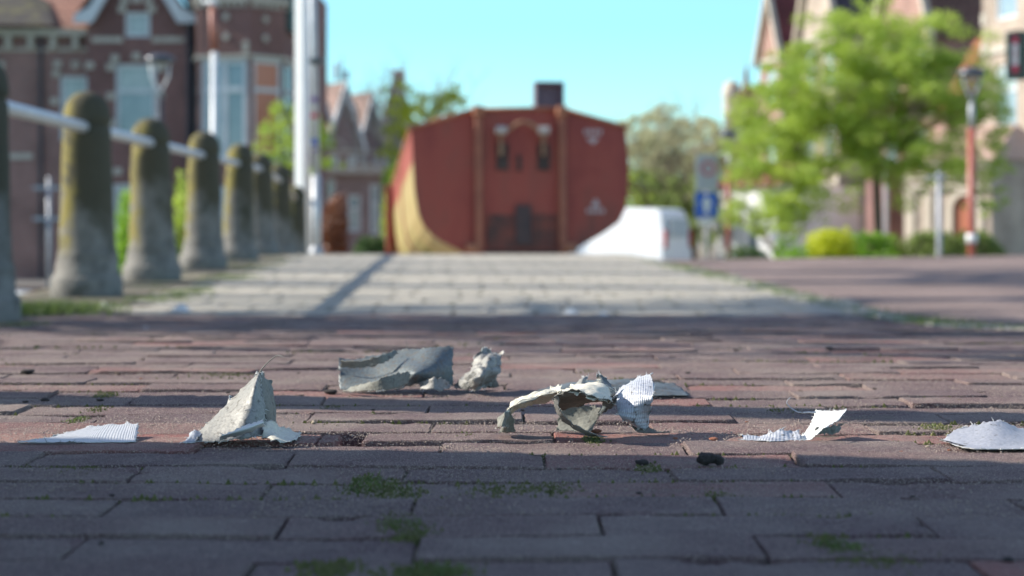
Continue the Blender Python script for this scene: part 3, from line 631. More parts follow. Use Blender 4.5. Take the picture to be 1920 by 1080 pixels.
# ------------------------------------------------------------------ stone posts and rail
def post_mat():
    m = mat('hard stone with algae and shade', (.155, .145, .13), (.25, .235, .21), 14, .9, .6, 60, dist=.006)
    n = m.node_tree.nodes; l = m.node_tree.links; b = n['Principled BSDF']; base = b.inputs['Base Color'].links[0].from_socket
    tc = n.new('ShaderNodeTexCoord'); sp = n.new('ShaderNodeSeparateXYZ'); l.new(tc.outputs['Object'], sp.inputs[0])
    oi = n.new('ShaderNodeObjectInfo'); va = n.new('ShaderNodeVectorMath'); va.operation = 'ADD'
    l.new(tc.outputs['Object'], va.inputs[0]); cb = n.new('ShaderNodeCombineXYZ'); mu = n.new('ShaderNodeMath'); mu.operation = 'MULTIPLY'; mu.inputs[1].default_value = 40
    l.new(oi.outputs['Random'], mu.inputs[0]); l.new(mu.outputs[0], cb.inputs[0]); l.new(cb.outputs[0], va.inputs[1])
    def nz(s, d=6):
        t = n.new('ShaderNodeTexNoise'); t.inputs['Scale'].default_value = s; t.inputs['Detail'].default_value = d; l.new(va.outputs[0], t.inputs['Vector']); return t.outputs['Fac']
    def math_(op, a, b_):
        q = n.new('ShaderNodeMath'); q.operation = op; q.use_clamp = False
        for i, x in enumerate((a, b_)):
            if isinstance(x, (int, float)): q.inputs[i].default_value = x
            else: l.new(x, q.inputs[i])
        return q.outputs[0]
    def rng(src, a, b_):
        q = n.new('ShaderNodeMapRange'); q.inputs[1].default_value = a; q.inputs[2].default_value = b_; l.new(src, q.inputs[0]); return q.outputs[0]
    def mix(f, a, col):
        x = n.new('ShaderNodeMix'); x.data_type = 'RGBA'; l.new(f, x.inputs[0]); l.new(a, x.inputs[6]); x.inputs[7].default_value = (*col, 1); return x.outputs[2]
    # yellow-green algae on the left; dark growth on top, shade painted towards the right
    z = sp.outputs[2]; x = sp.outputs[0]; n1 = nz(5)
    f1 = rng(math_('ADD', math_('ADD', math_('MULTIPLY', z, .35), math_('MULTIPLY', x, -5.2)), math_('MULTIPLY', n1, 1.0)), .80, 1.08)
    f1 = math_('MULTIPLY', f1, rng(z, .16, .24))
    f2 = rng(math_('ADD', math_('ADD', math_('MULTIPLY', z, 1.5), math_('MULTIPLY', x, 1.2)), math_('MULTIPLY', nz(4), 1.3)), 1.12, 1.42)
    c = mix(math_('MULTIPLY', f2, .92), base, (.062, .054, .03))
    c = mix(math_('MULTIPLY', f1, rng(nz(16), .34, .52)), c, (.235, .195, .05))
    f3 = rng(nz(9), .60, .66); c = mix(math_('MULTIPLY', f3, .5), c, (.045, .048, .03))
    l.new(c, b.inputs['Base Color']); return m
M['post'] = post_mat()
M['rail'] = mat('galvanised rail', (.52, .53, .56), (.68, .69, .71), 30, .42, metal=.35, bump=.15, bscale=60)
def post_prof():
    p = [(.158, -.12), (.158, .075), (.152, .084), (.146, .088), (.145, .092), (.139, .10), (.134, .15), (.128, .165), (.133, .175), (.128, .19), (.122, .21)]
    for k in range(1, 8): p.append((.122 - .018 * k / 8, .21 + .54 * k / 8))
    p += [(.1045, .735), (.098, .742), (.098, .752), (.106, .76), (.107, .78)]
    for k in range(1, 8): a = k / 8 * math.pi / 2; p.append((.104 * math.cos(a) ** .8, .78 + .115 * math.sin(a)))
    p.append((.012, .897)); return p
first = None
post_labels = ['stone post cut off by the left edge of the photo, mostly in shade', 'tallest looking mossy stone post, second from the left edge', 'third stone post from the left, with a yellow-green lit flank', 'fourth stone post from the left along the rail',
               'fifth stone post from the left along the rail', 'sixth stone post, narrow and green in the row', 'seventh stone post, just left of the white mast', 'eighth stone post, directly in front of the foot of the white mast']
pys = [2.2, 4.2, 6.2, 8.2, 10.05, 12.2, 14.3, 16.0, 17.6, 19.4]
pys = [6.2, 8.2, 10.05, 12.2, 14.3, 16.1, 18.0, 19.8]
for i, y in enumerate(pys):
    if first is None:
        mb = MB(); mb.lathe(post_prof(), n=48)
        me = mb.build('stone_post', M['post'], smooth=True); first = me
        for v in me.data.vertices:
            k = 1 + .05 * noise.noise(v.co * 9) + .02 * noise.noise(v.co * 30); v.co.x *= k; v.co.y *= k
        o = me
    else:
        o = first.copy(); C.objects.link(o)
    o.location = (rowx(y), y, gz(y)); o.rotation_euler = (R(.7 * math.sin(i * 3.1)), R(.9 * math.cos(i * 1.7)), i * .0)
    o.scale = (1, 1, 1 + .015 * math.sin(i * 2.3))
    lab = post_labels[i]
    tag(o, lab, 'bollard', 'stone posts with a rail along the bridge')
rl = MB(); rl.tube([(rowx(y), y, gz(y) + .745) for y in [5.6] + pys], .026, 16)
tag(rl.build('hand_rail', M['rail'], smooth=True), 'pale metal tube rail threaded through the row of stone posts', 'railing')

# ------------------------------------------------------------------ poles and masts
M['whitepaint'] = mat('white gloss paint', (.80, .80, .78), (.86, .86, .84), 6, .35, bump=.05)
M['galv'] = mat('grey steel', (.34, .35, .37), (.46, .47, .49), 8, .5, metal=.3, bump=.1)
M['palegalv'] = mat('pale grey steel', (.50, .51, .52), (.62, .63, .64), 8, .5, metal=.2, bump=.1)
M['redpole'] = mat('red brown lamp post paint', (.33, .085, .06), (.42, .13, .09), 6, .45)
M['boomred'] = mat('weathered red paint', (.36, .12, .08), (.45, .18, .12), 6, .5)
M['lampgrey'] = mat('lamp housing grey', (.06, .07, .08), (.12, .13, .14), 6, .3, metal=.3)
M['diff'] = mat('frosted lamp bowl', (.55, .56, .55), rough=.3)
M['sticker'] = [mat('sticker violet', (.20, .12, .30), rough=.6), mat('sticker red', (.50, .08, .10), rough=.6), mat('sticker blue', (.08, .12, .4), rough=.6)]
# white mast
p = W(567, 470, 20.6)
t = empty('mast', (p.x, p.y, gz(p.y)), 0, 'tall bright white mast rising out of the frame just left of the grey pole', 'mast')
t.rotation_euler = (0, 0, R(-36)); mb = MB(); mb.cbox(-.062, .062, -.062, .062, 0, 6.5, .008); mb.build('shaft', M['whitepaint'], t)
mb = MB(); mb.lathe([(.13, 0), (.13, .03), (.09, .05)], n=20); mb.build('foot_plate', M['galv'], t)
# grey pole with stickers
p = W(593, 474, 17.4); g = gz(p.y)
t = empty('sign_pole', (p.x, p.y, g), 0, 'grey steel pole with a few stickers, right beside the white mast', 'pole')
mb = MB(); mb.tube([(0, 0, 0), (0, 0, .75)], .046, 16); mb.tube([(0, 0, .75), (-.05, 0, 3.4)], .034, 16); mb.build('shaft', M['palegalv'], t, True)
mb = MB(); mb.lathe([(.07, 0), (.07, .03), (.05, .08), (.04, .1)], n=16); mb.build('collar', M['galv'], t)
for k, (py, hh) in enumerate([(192, .05), (222, .045), (272, .06), (284, .03)]):
    z = CAMZ + (HY - py) / F * 17.4 - g; mb = MB()
    mb.add([(.050 * math.sin(a) - .012, -.050 * math.cos(a), z + s) for s in (0, hh) for a in (-.7, -.35, 0, .35, .7)], [(i, i + 1, i + 6, i + 5) for i in range(4)])
    mb.build('sticker', M['sticker'][k % 3], t)
mb = MB(); z = CAMZ + (HY - 120) / F * 17.4 - g; mb.cbox(-.065, .065, -.065, .065, z, z + .05, .008); mb.build('clamp', M['lampgrey'], t)
# striped mast behind the posts
p = W(402, 300, 30)
t = empty('striped_mast', (p.x, p.y, -1.75), 0, 'slender mast, brown-red above and white below, behind the fourth stone post', 'mast')
zz = lambda py, d=30: CAMZ + (HY - py) / F * d + 1.75
mb = MB(); mb.tube([(0, 0, 0), (0, 0, zz(97))], .055, 14); mb.build('white_section', M['whitepaint'], t, True)
mb = MB(); mb.tube([(0, 0, zz(97)), (-.03, 0, zz(8))], .06, 14); mb.build('red_section', M['boomred'], t, True)
mb = MB(); mb.tube([(-.03, 0, zz(8)), (-.03, 0, zz(-60))], .05, 14); mb.tube([(-.03, 0, zz(2)), (-.2, 0, zz(4))], .03, 10); mb.lathe([(.06, 0), (.085, .02), (.085, .06), (.06, .08)], -.03, 0, zz(10), 14); mb.build('top_fitting', M['whitepaint'], t, True)

def lamp(px, pyhead, d, label, ring=True, post='galv', base=GROUND, split=None, hr=.21):
    p = W(px, pyhead, d); H = p.z - base
    t = empty('street_lamp', (p.x, d, base), 0, label, 'street lamp', 'street lamps with a flat round hood')
    mb = MB(); mb.tube([(0, 0, 0), (0, 0, H - .62)], [.065, .05], 14) if not split else mb.tube([(0, 0, 0), (0, 0, H - split)], .062, 14)
    mb.build('post', M[post], t, True)
    if split:
        mb = MB(); mb.tube([(0, 0, H - split), (0, 0, H - .45)], .045, 12); mb.build('upper_post', M['galv'], t, True)
    mb = MB(); jz = H - .62 if not split else H - .45
    for s in (-1, 1):
        mb.tube([(0, 0, jz), (s * .05, 0, jz + .12), (s * hr * .55, 0, jz + .3), (s * hr * .62, 0, H - .05)], .018, 8)
    mb.build('arms', M['whitepaint' if not split else 'galv'], t, True)
    mb = MB(); mb.lathe([(hr * .8, -.05), (hr, -.02), (hr * 1.02, .0), (hr * .9, .05), (hr * .5, .09), (.03, .105)], 0, 0, H, 28); mb.build('hood', M['lampgrey'], t, True)
    mb = MB(); mb.lathe([(.03, -.10), (hr * .35, -.09), (hr * .55, -.065), (hr * .62, -.052)], 0, 0, H, 24); mb.build('bowl', M['diff'], t, True)
    return t, H
lamp(300, 112, 33, 'street lamp with dark hood and curved arms before the dark brick house', base=-1.75, post='lampgrey', hr=.27)
t, H = lamp(1822, 138, 28.6, 'right-hand street lamp with dark hood on a red-brown post before the door', post='redpole', split=.85)
mb = MB(); mb.lathe([(.085, 0), (.085, .14), (.07, .145)], 0, 0, CAMZ + (HY - 456) / F * 28.6 + 1.45, 16); mb.build('white_band', M['whitepaint'], t, True)
lamp(1366, 252, 44, 'smaller street lamp further off, on a red-brown post behind the blue sign', post='redpole', split=.8)

# road signs
M['signgrey'] = mat('sign back grey', (.36, .38, .40), (.44, .46, .48), 5, .5)
M['signred'] = mat('sign red', (.50, .12, .14), rough=.5); M['signblue'] = mat('sign blue', (.03, .12, .50), rough=.4); M['signwhite'] = mat('sign white', (.7, .72, .72), rough=.4)
p = W(1326, 400, 33)
t = empty('road_sign', (p.x, p.y, GROUND), 0, 'grey sign board with a red ring above a blue square panel, on a pole', 'road sign')
px = lambda v: (v - 1326) / F * 33
pz = lambda v: CAMZ + (HY - v) / F * 33 - GROUND
mb = MB(); mb.tube([(0, .06, 0), (0, .06, pz(288))], .035, 12); mb.build('pole', M['galv'], t, True)
mb = MB(); mb.cbox(px(1305), px(1346), 0, .02, pz(358), pz(290), .006); mb.build('upper_board', M['signgrey'], t)
mb = MB()
for k in range(32):
    a0, a1 = k / 32 * 6.2832, (k + 1) / 32 * 6.2832; cx, cz = px(1328), pz(316)
    mb.add([(cx + r * math.cos(a), -.004, cz + r * math.sin(a)) for r, a in ((.085, a0), (.135, a0), (.135, a1), (.085, a1))], [(0, 1, 2, 3)])
mb.build('red_ring', M['signred'], t)
mb = MB(); mb.cbox(px(1304), px(1346), 0, .02, pz(407), pz(361), .006); mb.build('blue_panel', M['signblue'], t)
mb = MB(); cx = px(1325); mb.prism([(cx - .05, pz(400)), (cx + .05, pz(400)), (cx + .04, pz(388)), (cx + .09, pz(384)), (cx + .04, pz(372)), (cx, pz(366)), (cx - .04, pz(372)), (cx - .09, pz(384)), (cx - .04, pz(388))], -.006, -.001); mb.build('white_symbol', M['signwhite'], t)
mb = MB(); mb.cbox(px(1308), px(1342), 0, .02, pz(420), pz(410), .004); mb.build('under_plate', M['signwhite'], t)
p = W(1761, 400, 28.2)
t = empty('sign_pole', (p.x, p.y, GROUND), 0, 'plain thin grey pole standing before the right hedge, left of the red-brown lamp post', 'pole')
mb = MB(); mb.tube([(0, 0, 0), (0, 0, CAMZ + (HY - 322) / F * 28.2 - GROUND)], .04, 12); mb.build('shaft', M['galv'], t, True)
mb = MB(); zc = CAMZ + (HY - 336) / F * 28.2 - GROUND; mb.cbox(-.22, .10, -.05, -.03, zc, zc + .05, .005); mb.build('arm_plate', M['galv'], t)

# ------------------------------------------------------------------ red container
M['cred'] = mat('container red paint', (.26, .042, .028), (.39, .080, .046), 2.2, .55, bump=.1, bscale=20, c3=(.12, .045, .03), s3=2.2, lo3=.50, hi3=.72, stretch=(1, 1, .45))
M['crust'] = mat('rusty post', (.30, .12, .06), (.42, .17, .09), 12, .7)
M['cochre'] = mat('ochre side colour', (.34, .245, .095), (.43, .32, .135), 3, .55, c3=(.30, .33, .06), s3=1.3, lo3=.55, hi3=.72)  # ochre on the flank skins, the top stays red
M['bar'] = mat('worn hook bar', (.27, .13, .07), (.40, .23, .13), 10, .6)
M['cdark'] = mat('dark recess', (.05, .035, .03), (.08, .055, .045), 10, .8)
M['boxgrey'] = mat('grey box paint', (.13, .12, .15), (.18, .17, .20), 10, .6)
D = 20.4; cxp = lambda v: (v - 968) / F * D
czp = lambda v: (HY - v) / F * D + CAMZ
ct = empty('roll_off_container', ((975 - 960) / F * D, D, gz(D)), R(5.6), 'big red roll-off container with rounded sides and a lifting bar on its front', 'container')
ct.rotation_euler = (R(-5.2), 0, R(5.6)); zb = gz(D)
zqb = lambda v: czp(v) - zb
def co(pts): return [(cxp(a), czp(b) - zb) for a, b in pts]
outline = co([(765, 238), (886, 203), (1048, 200), (1172, 235), (1177, 300), (1176, 350), (1169, 393), (1157, 416), (1126, 438), (1090, 458), (1062, 474)]) + [(cxp(1050), zqb(486)), (cxp(880), zqb(486))] + co([(862, 472), (822, 453), (806, 442), (789, 424), (778, 399), (771, 355), (768, 300)])
mb = MB(); mb.prism(outline, 0, .06); mb.build('front_plate', M['cred'], ct)
# shell behind: side skins follow the outline, slightly wider at the tail
n = len(outline); L = 6.2; vs = []; SEG = 8
for s in range(SEG + 1):
    k = s / SEG
    for (x, z) in outline:
        xx = x * (1 + .006 * math.sin(k * math.pi)); vs.append((xx, .06 + (L - .06) * k, z))
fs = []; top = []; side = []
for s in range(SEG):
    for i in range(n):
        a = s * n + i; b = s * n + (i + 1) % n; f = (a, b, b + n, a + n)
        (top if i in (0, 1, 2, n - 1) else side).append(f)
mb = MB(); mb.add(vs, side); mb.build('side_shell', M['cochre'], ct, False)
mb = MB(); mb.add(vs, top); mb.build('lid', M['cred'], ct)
mb = MB(); mb.prism([(x * 1.0, z) for x, z in outline], L, L + .06); mb.build('rear_plate', M['cred'], ct)
# rear frame, square cornered, broader than the tub
xl, xr_ = cxp(765) - .02, cxp(1172); zt = czp(238) - zb
mb = MB(); mb.cbox(xl - .075, xl - .0, L - .12, L + .05, .02, zt, .01); mb.cbox(xr_ , xr_ + .02, L - .12, L + .05, .02, zt, .005); mb.cbox(xl - .10, xr_, L - .12, L + .0, -.02, .1, .01); mb.build('rear_frame', M['cred'], ct)
mb = MB(); mb.tube([(x - .03, L - .05, z) for x, z in outline[12:] + [outline[0]]], .045, 8); mb.build('rear_rim', M['cred'], ct, True)
# top rim tube along left and right
for s in (0, 3):
    x, z = outline[s]; mb = MB(); mb.tube([(x, 0, z), (x, L, z)], .03, 10); mb.build('top_rim', M['crust'] if s == 0 else M['cred'], ct)
mb = MB()
for a, b in zip(outline[:3], outline[1:4]): mb.tube([(a[0], -.015, a[1]), (b[0], -.015, b[1])], .022, 8)
mb.build('front_rim', M['crust'], ct, True)
# side ribs
for k in range(1, 2):
    y = k * L / 2; mb = MB(); pts = [(x, z) for x, z in outline[12:]] + [outline[0]]
    mb.tube([(x * 1.01, y, z) for x, z in pts[1:]], .018, 8); mb.build('side_rib', M['crust'], ct)
# front posts with lit caps
for pxx in (891, 1049):
    x = cxp(pxx); z1 = czp(200) - zb
    mb = MB(); mb.cbox(x - .038, x + .038, -.09, -.002, .04, z1 - .02, .01); po = mb.build('front_post', M['crust'] if 0 else mat('post paint', (.25, .085, .05), (.36, .13, .07), 5, .6), ct)
    mb = MB(); mb.cbox(x - .06, x + .06, -.14, -.0, z1 - .1, z1 + .01, .012); mb.build('cap', M['crust'], po)
# lifting bar
zq = lambda v: czp(v) - zb
mb = MB(); mb.tube([(cxp(933), -.12, zq(245)), (cxp(948), -.15, zq(243)), (cxp(962), -.18, zq(233)), (cxp(974), -.18, zq(230)), (cxp(988), -.18, zq(233)), (cxp(1000), -.15, zq(243)), (cxp(1015), -.12, zq(245))], .02, 10); mb.build('lifting_bar', M['bar'], ct, True)
for pxx in (933, 1013):
    x = cxp(pxx); mb = MB(); mb.cbox(x - .018, x + .018, -.12, -.002, zq(292), zq(250), .008); bo = mb.build('bar_bracket', M['bar'], ct)
    mb = MB(); mb.tube([(x - .06, -.13, zq(245)), (x + .06, -.13, zq(245))], .045, 12); mb.build('boss', mat('worn steel', (.5, .46, .42), rough=.45, metal=.3), bo)
mb = MB(); mb.cbox(cxp(925), cxp(948), -.03, -.002, zq(318), zq(268), .004); mb.build('stiffener', M['cdark'], ct)
mb = MB(); mb.cbox(cxp(1003), cxp(1026), -.03, -.002, zq(318), zq(268), .004); mb.build('stiffener', M['cdark'], ct)
mb = MB(); mb.cbox(cxp(960), cxp(990), -.04, -.002, zq(460), zq(384), .008); mb.build('latch_plate', mat('latch grey', (.045, .03, .03), (.08, .045, .04), 8, .6), ct)
mb = MB(); mb.cbox(cxp(964), cxp(972), -.03, -.002, zq(320), zq(290), .004); mb.build('slot', M['cdark'], ct)
mb = MB(); mb.cbox(cxp(900), cxp(1040), -.05, -.002, .06, .235, .01); mb.build('sill', M['cdark'], ct)
for pxx in (900, 1038):
    mb = MB(); x = cxp(pxx); mb.cbox(x - .05, x + .05, .08, L - .1, -.02, zqb(487), .01); mb.build('skid', M['cdark'], ct)
mb = MB(); mb.cbox(cxp(905), cxp(1042), -.012, -.002, zq(468), zq(402), .003); mb.build('lower_panel', mat('stained rusty panel', (.12, .035, .026), (.22, .06, .035), 2.5, .65, c3=(.07, .035, .028), s3=3, lo3=.45, hi3=.6), ct)
for pxx in (878, 1062):
    mb = MB(); x = cxp(pxx); mb.tube([(x - .07, -.06, zq(466)), (x + .07, -.06, zq(466))], .055, 16); mb.build('roller', M['crust'], ct, True)
# ribs on the right field
for py in (285, 322, 360):
    mb = MB(); mb.cbox(cxp(1072), cxp(1128), -.006, .0, zq(py), zq(py - 2), .002); mb.build('field_seam', M['cred'], ct)
# white stencils: a line of marks over a triangle; a triangle over a line
M['stencil'] = mat('faded white stencil', (.45, .38, .37), (.58, .52, .50), 60, .8)
mb = MB()
for k in range(4): mb.box(cxp(1093 + k * 9), cxp(1099 + k * 9), -.004, -.001, zq(249), zq(240))
mb.prism([(cxp(1096), zq(256)), (cxp(1122), zq(256)), (cxp(1109), zq(268))], -.004, -.001); mb.build('stencil', M['stencil'], ct)
mb = MB(); mb.prism([(cxp(1104), zq(387)), (cxp(1122), zq(387)), (cxp(1113), zq(371))], -.004, -.001)
for k in range(4): mb.box(cxp(1096 + k * 9), cxp(1102 + k * 9), -.004, -.001, zq(399), zq(391))
mb.build('stencil', M['stencil'], ct)
# grey box standing on the lid
bx0, bx1 = (1004 - 968) / F * 21.6, (1058 - 968) / F * 21.6
bt = empty('metal_box', (W(1031, 200, 21.7).x, 21.7, 1.21), R(5.6), 'small dark grey open-fronted box standing on top of the red container', 'box')
mb = MB(); a = .172; hh = .53
mb.cbox(-a, a, .0, .30, -.03, .02, .006); mb.cbox(-a, a, .0, .30, hh - .03, hh, .006); mb.cbox(-a, -a + .03, 0, .3, .02, hh - .03, .005); mb.cbox(a - .03, a, 0, .3, .02, hh - .03, .005); mb.box(-a + .03, a - .03, .12, .15, .02, hh - .03)
mb.build('casing', M['boxgrey'], bt)
mb = MB(); mb.cbox(-.07, .07, .05, .118, .02, .14, .01); mb.build('motor', M['cdark'], bt)

# ------------------------------------------------------------------ white van
M['vwhite'] = mat('white van paint', (.80, .80, .80), (.84, .84, .84), 3, .3, spec=.6)
M['vglass'] = mat('van glass', (.55, .60, .62), rough=.06, spec=1)  # pale base colour carries the sky's reflection
M['tail'] = mat('tail lamp red', (.45, .02, .03), rough=.25); M['tyre'] = mat('tyre rubber', (.02, .02, .02), rough=.9); M['vtrim'] = mat('van trim', (.25, .26, .28), rough=.5)
pv = W(1244, 470, 41)
VZ = GROUND
vt = empty('van', (pv.x, pv.y, VZ), R(-31), 'white panel van half hidden behind the lower right curve of the red container', 'van')
# side profile along local -x (nose at -x), rear at x=0 ; width along +y
prof = [(0, .38), (0, .62), (-.03, 1.15), (-.10, 1.62), (-.2, 1.72), (-1.6, 1.76), (-3.1, 1.74), (-3.9, 1.12), (-4.6, .92), (-4.9, .70), (-4.95, .40), (-4.6, .34), (-.3, .34)]
def inset(pr, k): return [(x, z) if z < .9 else (x + (-.02 if x > -2 else .03), z) for x, z in pr]
vw = 1.5; bm = MB(); rows_ = []
for (y, sc_) in ((0.02, .0), (0, .06), (vw, .06), (vw - .02, 0)): pass
vs = []
for (y, tin) in ((.0, 1), (vw, -1)):
    for (x, z) in prof:
        ins = .16 * max(0, (z - .95) / .8) ** 1.3
        nose = .18 * max(0, (-x - 4.2) / .7)
        vs.append((x, y + tin * (ins + nose), z))
npf = len(prof); fs = [tuple(range(npf)), tuple(range(2 * npf - 1, npf - 1, -1))] + [(i, i + npf, (i + 1) % npf + npf, (i + 1) % npf) for i in range(npf)]
bm.add(vs, fs); body = bm.build('body', M['vwhite'], vt); bv = body.modifiers.new('b', 'BEVEL'); bv.width = .06; bv.segments = 3
mb = MB(); mb.add([(-2.95, .075, 1.12), (-3.7, .08, 1.12), (-3.2, .14, 1.56), (-2.95, .15, 1.60)], [(0, 1, 2, 3)])
for v in range(len(mb.v)): mb.v[v] = (mb.v[v][0], mb.v[v][1] - .10 + .0, mb.v[v][2])
mb.build('side_window', M['vglass'], vt)
mb = MB(); mb.box(-.02, .03, .28, vw - .28, 1.10, 1.5); mb.build('rear_window', M['vglass'], vt)
for y in (.05, vw - .17):
    mb = MB(); mb.cbox(-.03, .035, y, y + .09, .85, 1.25, .015); mb.build('tail_lamp', M['tail'], vt)
mb = MB(); mb.cbox(-.05, .08, .05, vw - .05, .36, .56, .03); mb.build('rear_bumper', M['vtrim'], vt)
for x in (-.75, -3.95):
    for y in (-.01, vw - .19):
        mb = MB(); mb.tube([(x, y, .31), (x, y + .2, .31)], .31, 24); wh = mb.build('wheel', M['tyre'], vt); 
        mb = MB(); yy2 = y - .006 if y < .5 else y + .206; mb.tube([(x, yy2 - .005, .31), (x, yy2 + .005, .31)], .19, 20); mb.build('hubcap', M['galv'], wh)

# ------------------------------------------------------------------ vegetation
def leaf_mat(name, a, b, tr=.45): return mat(name, a, b, 1.1, .55, lo=.3, hi=.7, transl=tr)
M['leafY'] = leaf_mat('fresh yellow green leaves', (.27, .40, .05), (.50, .60, .09))
M['leafG'] = leaf_mat('green leaves', (.14, .27, .03), (.26, .38, .055))
M['leafL'] = leaf_mat('bright green leaves', (.20, .38, .03), (.32, .50, .05))
M['leafM'] = leaf_mat('mid green leaves', (.20, .27, .07), (.30, .37, .10))
M['leafD'] = leaf_mat('dark hedge leaves', (.05, .10, .02), (.11, .18, .035), .3)
M['leafB'] = leaf_mat('bright lime leaves', (.55, .60, .02), (.70, .70, .05))
M['leafP'] = leaf_mat('pale leaves with painted haze', (.45, .46, .27), (.58, .58, .36))  # distance haze put into the paler leaf colour
M['leafR'] = leaf_mat('russet leaves', (.20, .08, .04), (.30, .13, .06), .2)
M['bark'] = mat('bark', (.07, .055, .04), (.16, .125, .09), 14, .95, .6, 40, dist=.02)
M['twig'] = mat('pale twigs', (.32, .29, .24), (.44, .40, .34), 8, .95)
def leaves(mb, c, r, n, s, rg, flat=.7):
    for _ in range(n):
        while True:
            v = Vector((rg.uniform(-1, 1), rg.uniform(-1, 1), rg.uniform(-1, 1)))
            if v.length < 1: break
        v *= .35 + .65 * rg.random() ** .4 / max(v.length, .3) if rg.random() < .3 else 1
        p = Vector(c) + Vector((v.x * r, v.y * r, v.z * r * flat))
        u = Vector((rg.gauss(0, 1), rg.gauss(0, 1), rg.gauss(0, .6))).normalized(); q = u.orthogonal().normalized()
        q = (q + u.cross(q) * rg.uniform(-1, 1)).normalized(); l = s * rg.uniform(.6, 1.3)
        mb.add([p - u * l, p + q * l * .45, p + u * l, p - q * l * .45], [(0, 1, 2, 3)])
def grow(mb, p, d, l, r, depth, rg, tips, spread=.6, up=.12, split=3, n=5):
    pts = [p.copy()]; rs = [r]; q = p.copy(); dd = d.copy()
    for k in range(4):
        dd = (dd + Vector((rg.gauss(0, .11), rg.gauss(0, .11), rg.gauss(0, .06) + up * .3))).normalized(); q = q + dd * l / 4; pts.append(q.copy()); rs.append(r * (1 - .1 * (k + 1)))
    mb.tube(pts, rs, n if r > .02 else 4)
    if depth == 0: tips.append(q); return
    for k in range(split):
        a = Vector((rg.gauss(0, 1), rg.gauss(0, 1), rg.gauss(0, .7))); a = (a - dd * a.dot(dd)).normalized()
        nd = (dd + a * spread * rg.uniform(.6, 1.3) + Vector((0, 0, up))).normalized()
        grow(mb, pts[rg.choice((2, 3, 4, 4))], nd, l * rg.uniform(.62, .85), r * .6, depth - 1, rg, tips, spread, up, split, n)
    tips.append(q)
def tree(name, base, trunkh, r, l, depth, label, leafm=None, lr=.5, ln=60, ls=.06, seed=1, group=None, spread=.7, up=.12, split=3, barkm='bark', flat=.6, lean=(0, 0), cat='tree'):
    rg = random.Random(seed); t = empty(name, base, 0, label, cat, group); mb = MB(); tips = []
    top = Vector((lean[0], lean[1], trunkh)); mb.tube([(0, 0, -.1), top * .5 + Vector((rg.gauss(0, .03), 0, 0)), top], [r * 1.25, r, r * .85], 10)
    for k in range(split + 1):
        a = k / (split + 1) * 6.283 + rg.uniform(-.4, .4); d = Vector((math.cos(a) * spread, math.sin(a) * spread, .8)).normalized()
        grow(mb, top - Vector((0, 0, .12 * k * r)), d, l, r * .55, depth, rg, tips, spread, up, split)
    mb.build('trunk', M[barkm], t, True)
    if leafm:
        lm = MB()
        for q in tips:
            leaves(lm, q, lr * rg.uniform(.5, 1.2), int(ln * rg.uniform(.5, 1.4)), ls, rg, flat)
        lm.build('crown', M[leafm], t, fixn=False)
    return t
def bush(name, px0, px1, pytop, d, m, label, depth=1.0, base=GROUND, n=5000, s=.05, seed=1, cat='bush', rough=.25, group=None, boxy=.55):
    rg = random.Random(seed); x0, x1 = (px0 - 960) / F * d, (px1 - 960) / F * d; zt = CAMZ + (HY - pytop) / F * d
    cx = (x0 + x1) / 2; hw = (x1 - x0) / 2; H = zt - base
    t = empty(name, (cx, d, base), 0, label, cat, group); st = MB()
    for k in range(6): st.tube([(rg.uniform(-.3, .3) * hw, 0, 0), (rg.uniform(-.7, .7) * hw, rg.uniform(-.3, .3), H * .7)], .02, 5)
    st.build('stems', M['bark'], t); lm = MB()
    while len(lm.f) < n:
        u, v, w_ = rg.uniform(-1, 1), rg.uniform(-1, 1), rg.uniform(0, 1)
        e = abs(u) ** 2.6 + (w_ ** 2.6) + abs(v) ** 2.6
        nn = noise.noise(Vector((u * hw * 1.4 + seed, v * 1.4, w_ * H * 1.4)))
        if e > 1 + rough * nn * 3 or e < .35: continue
        leaves(lm, (u * hw, v * depth * .5, w_ * H), .05, 1, s, rg, 1)
    lm.build('foliage', M[m], t, fixn=False); return t
GT = 'trees around the square'
def clump_tree(name, px, d, base, label, toppx, toppy, trunkr, cl, leafm, dens, ls, seed, spread=.75, jx=.55, jz=.38, flat=.38, bm_='bark', nb=9, bl=(.7, 1.05), sub=9, dep=2):
    """a trunk with real limbs; leaf sprays gathered in layers round the limbs"""
    rg = random.Random(seed); b = W(px, 440, d); o = Vector((b.x, d, base))
    t = empty(name, o, 0, label, 'tree', GT)
    mb = MB(); tips = []; top = W(toppx, toppy, d) - o
    mb.tube([(0, 0, -.1), top * .45 + Vector((.02, 0, 0)), top], [trunkr * 1.2, trunkr, trunkr * .75], 12)
    for k in range(nb):
        a = k / nb * 6.283 + rg.uniform(-.3, .3); dd = Vector((math.cos(a) * .9, math.sin(a) * .7, rg.uniform(.35, 1.1))).normalized()
        grow(mb, top + Vector((0, 0, -.25 + k * .05)), dd, rg.uniform(*bl), trunkr * .35, dep, rg, tips, .55, .1, 3)
    mb.build('trunk', M[bm_], t, True)
    lm = MB()
    for (px_, py_, r_) in cl:
        rr = r_ / F * d
        for k in range(sub):
            c = W(px_ + rg.gauss(0, r_ * jx), py_ + rg.gauss(0, r_ * jz), d + rg.gauss(0, spread)) - o
            leaves(lm, c, rr * .45, int(dens * (rr / .52) ** 2) + 6, ls, rg, flat)
    lm.build('crown', M[leafm], t, fixn=False); return t
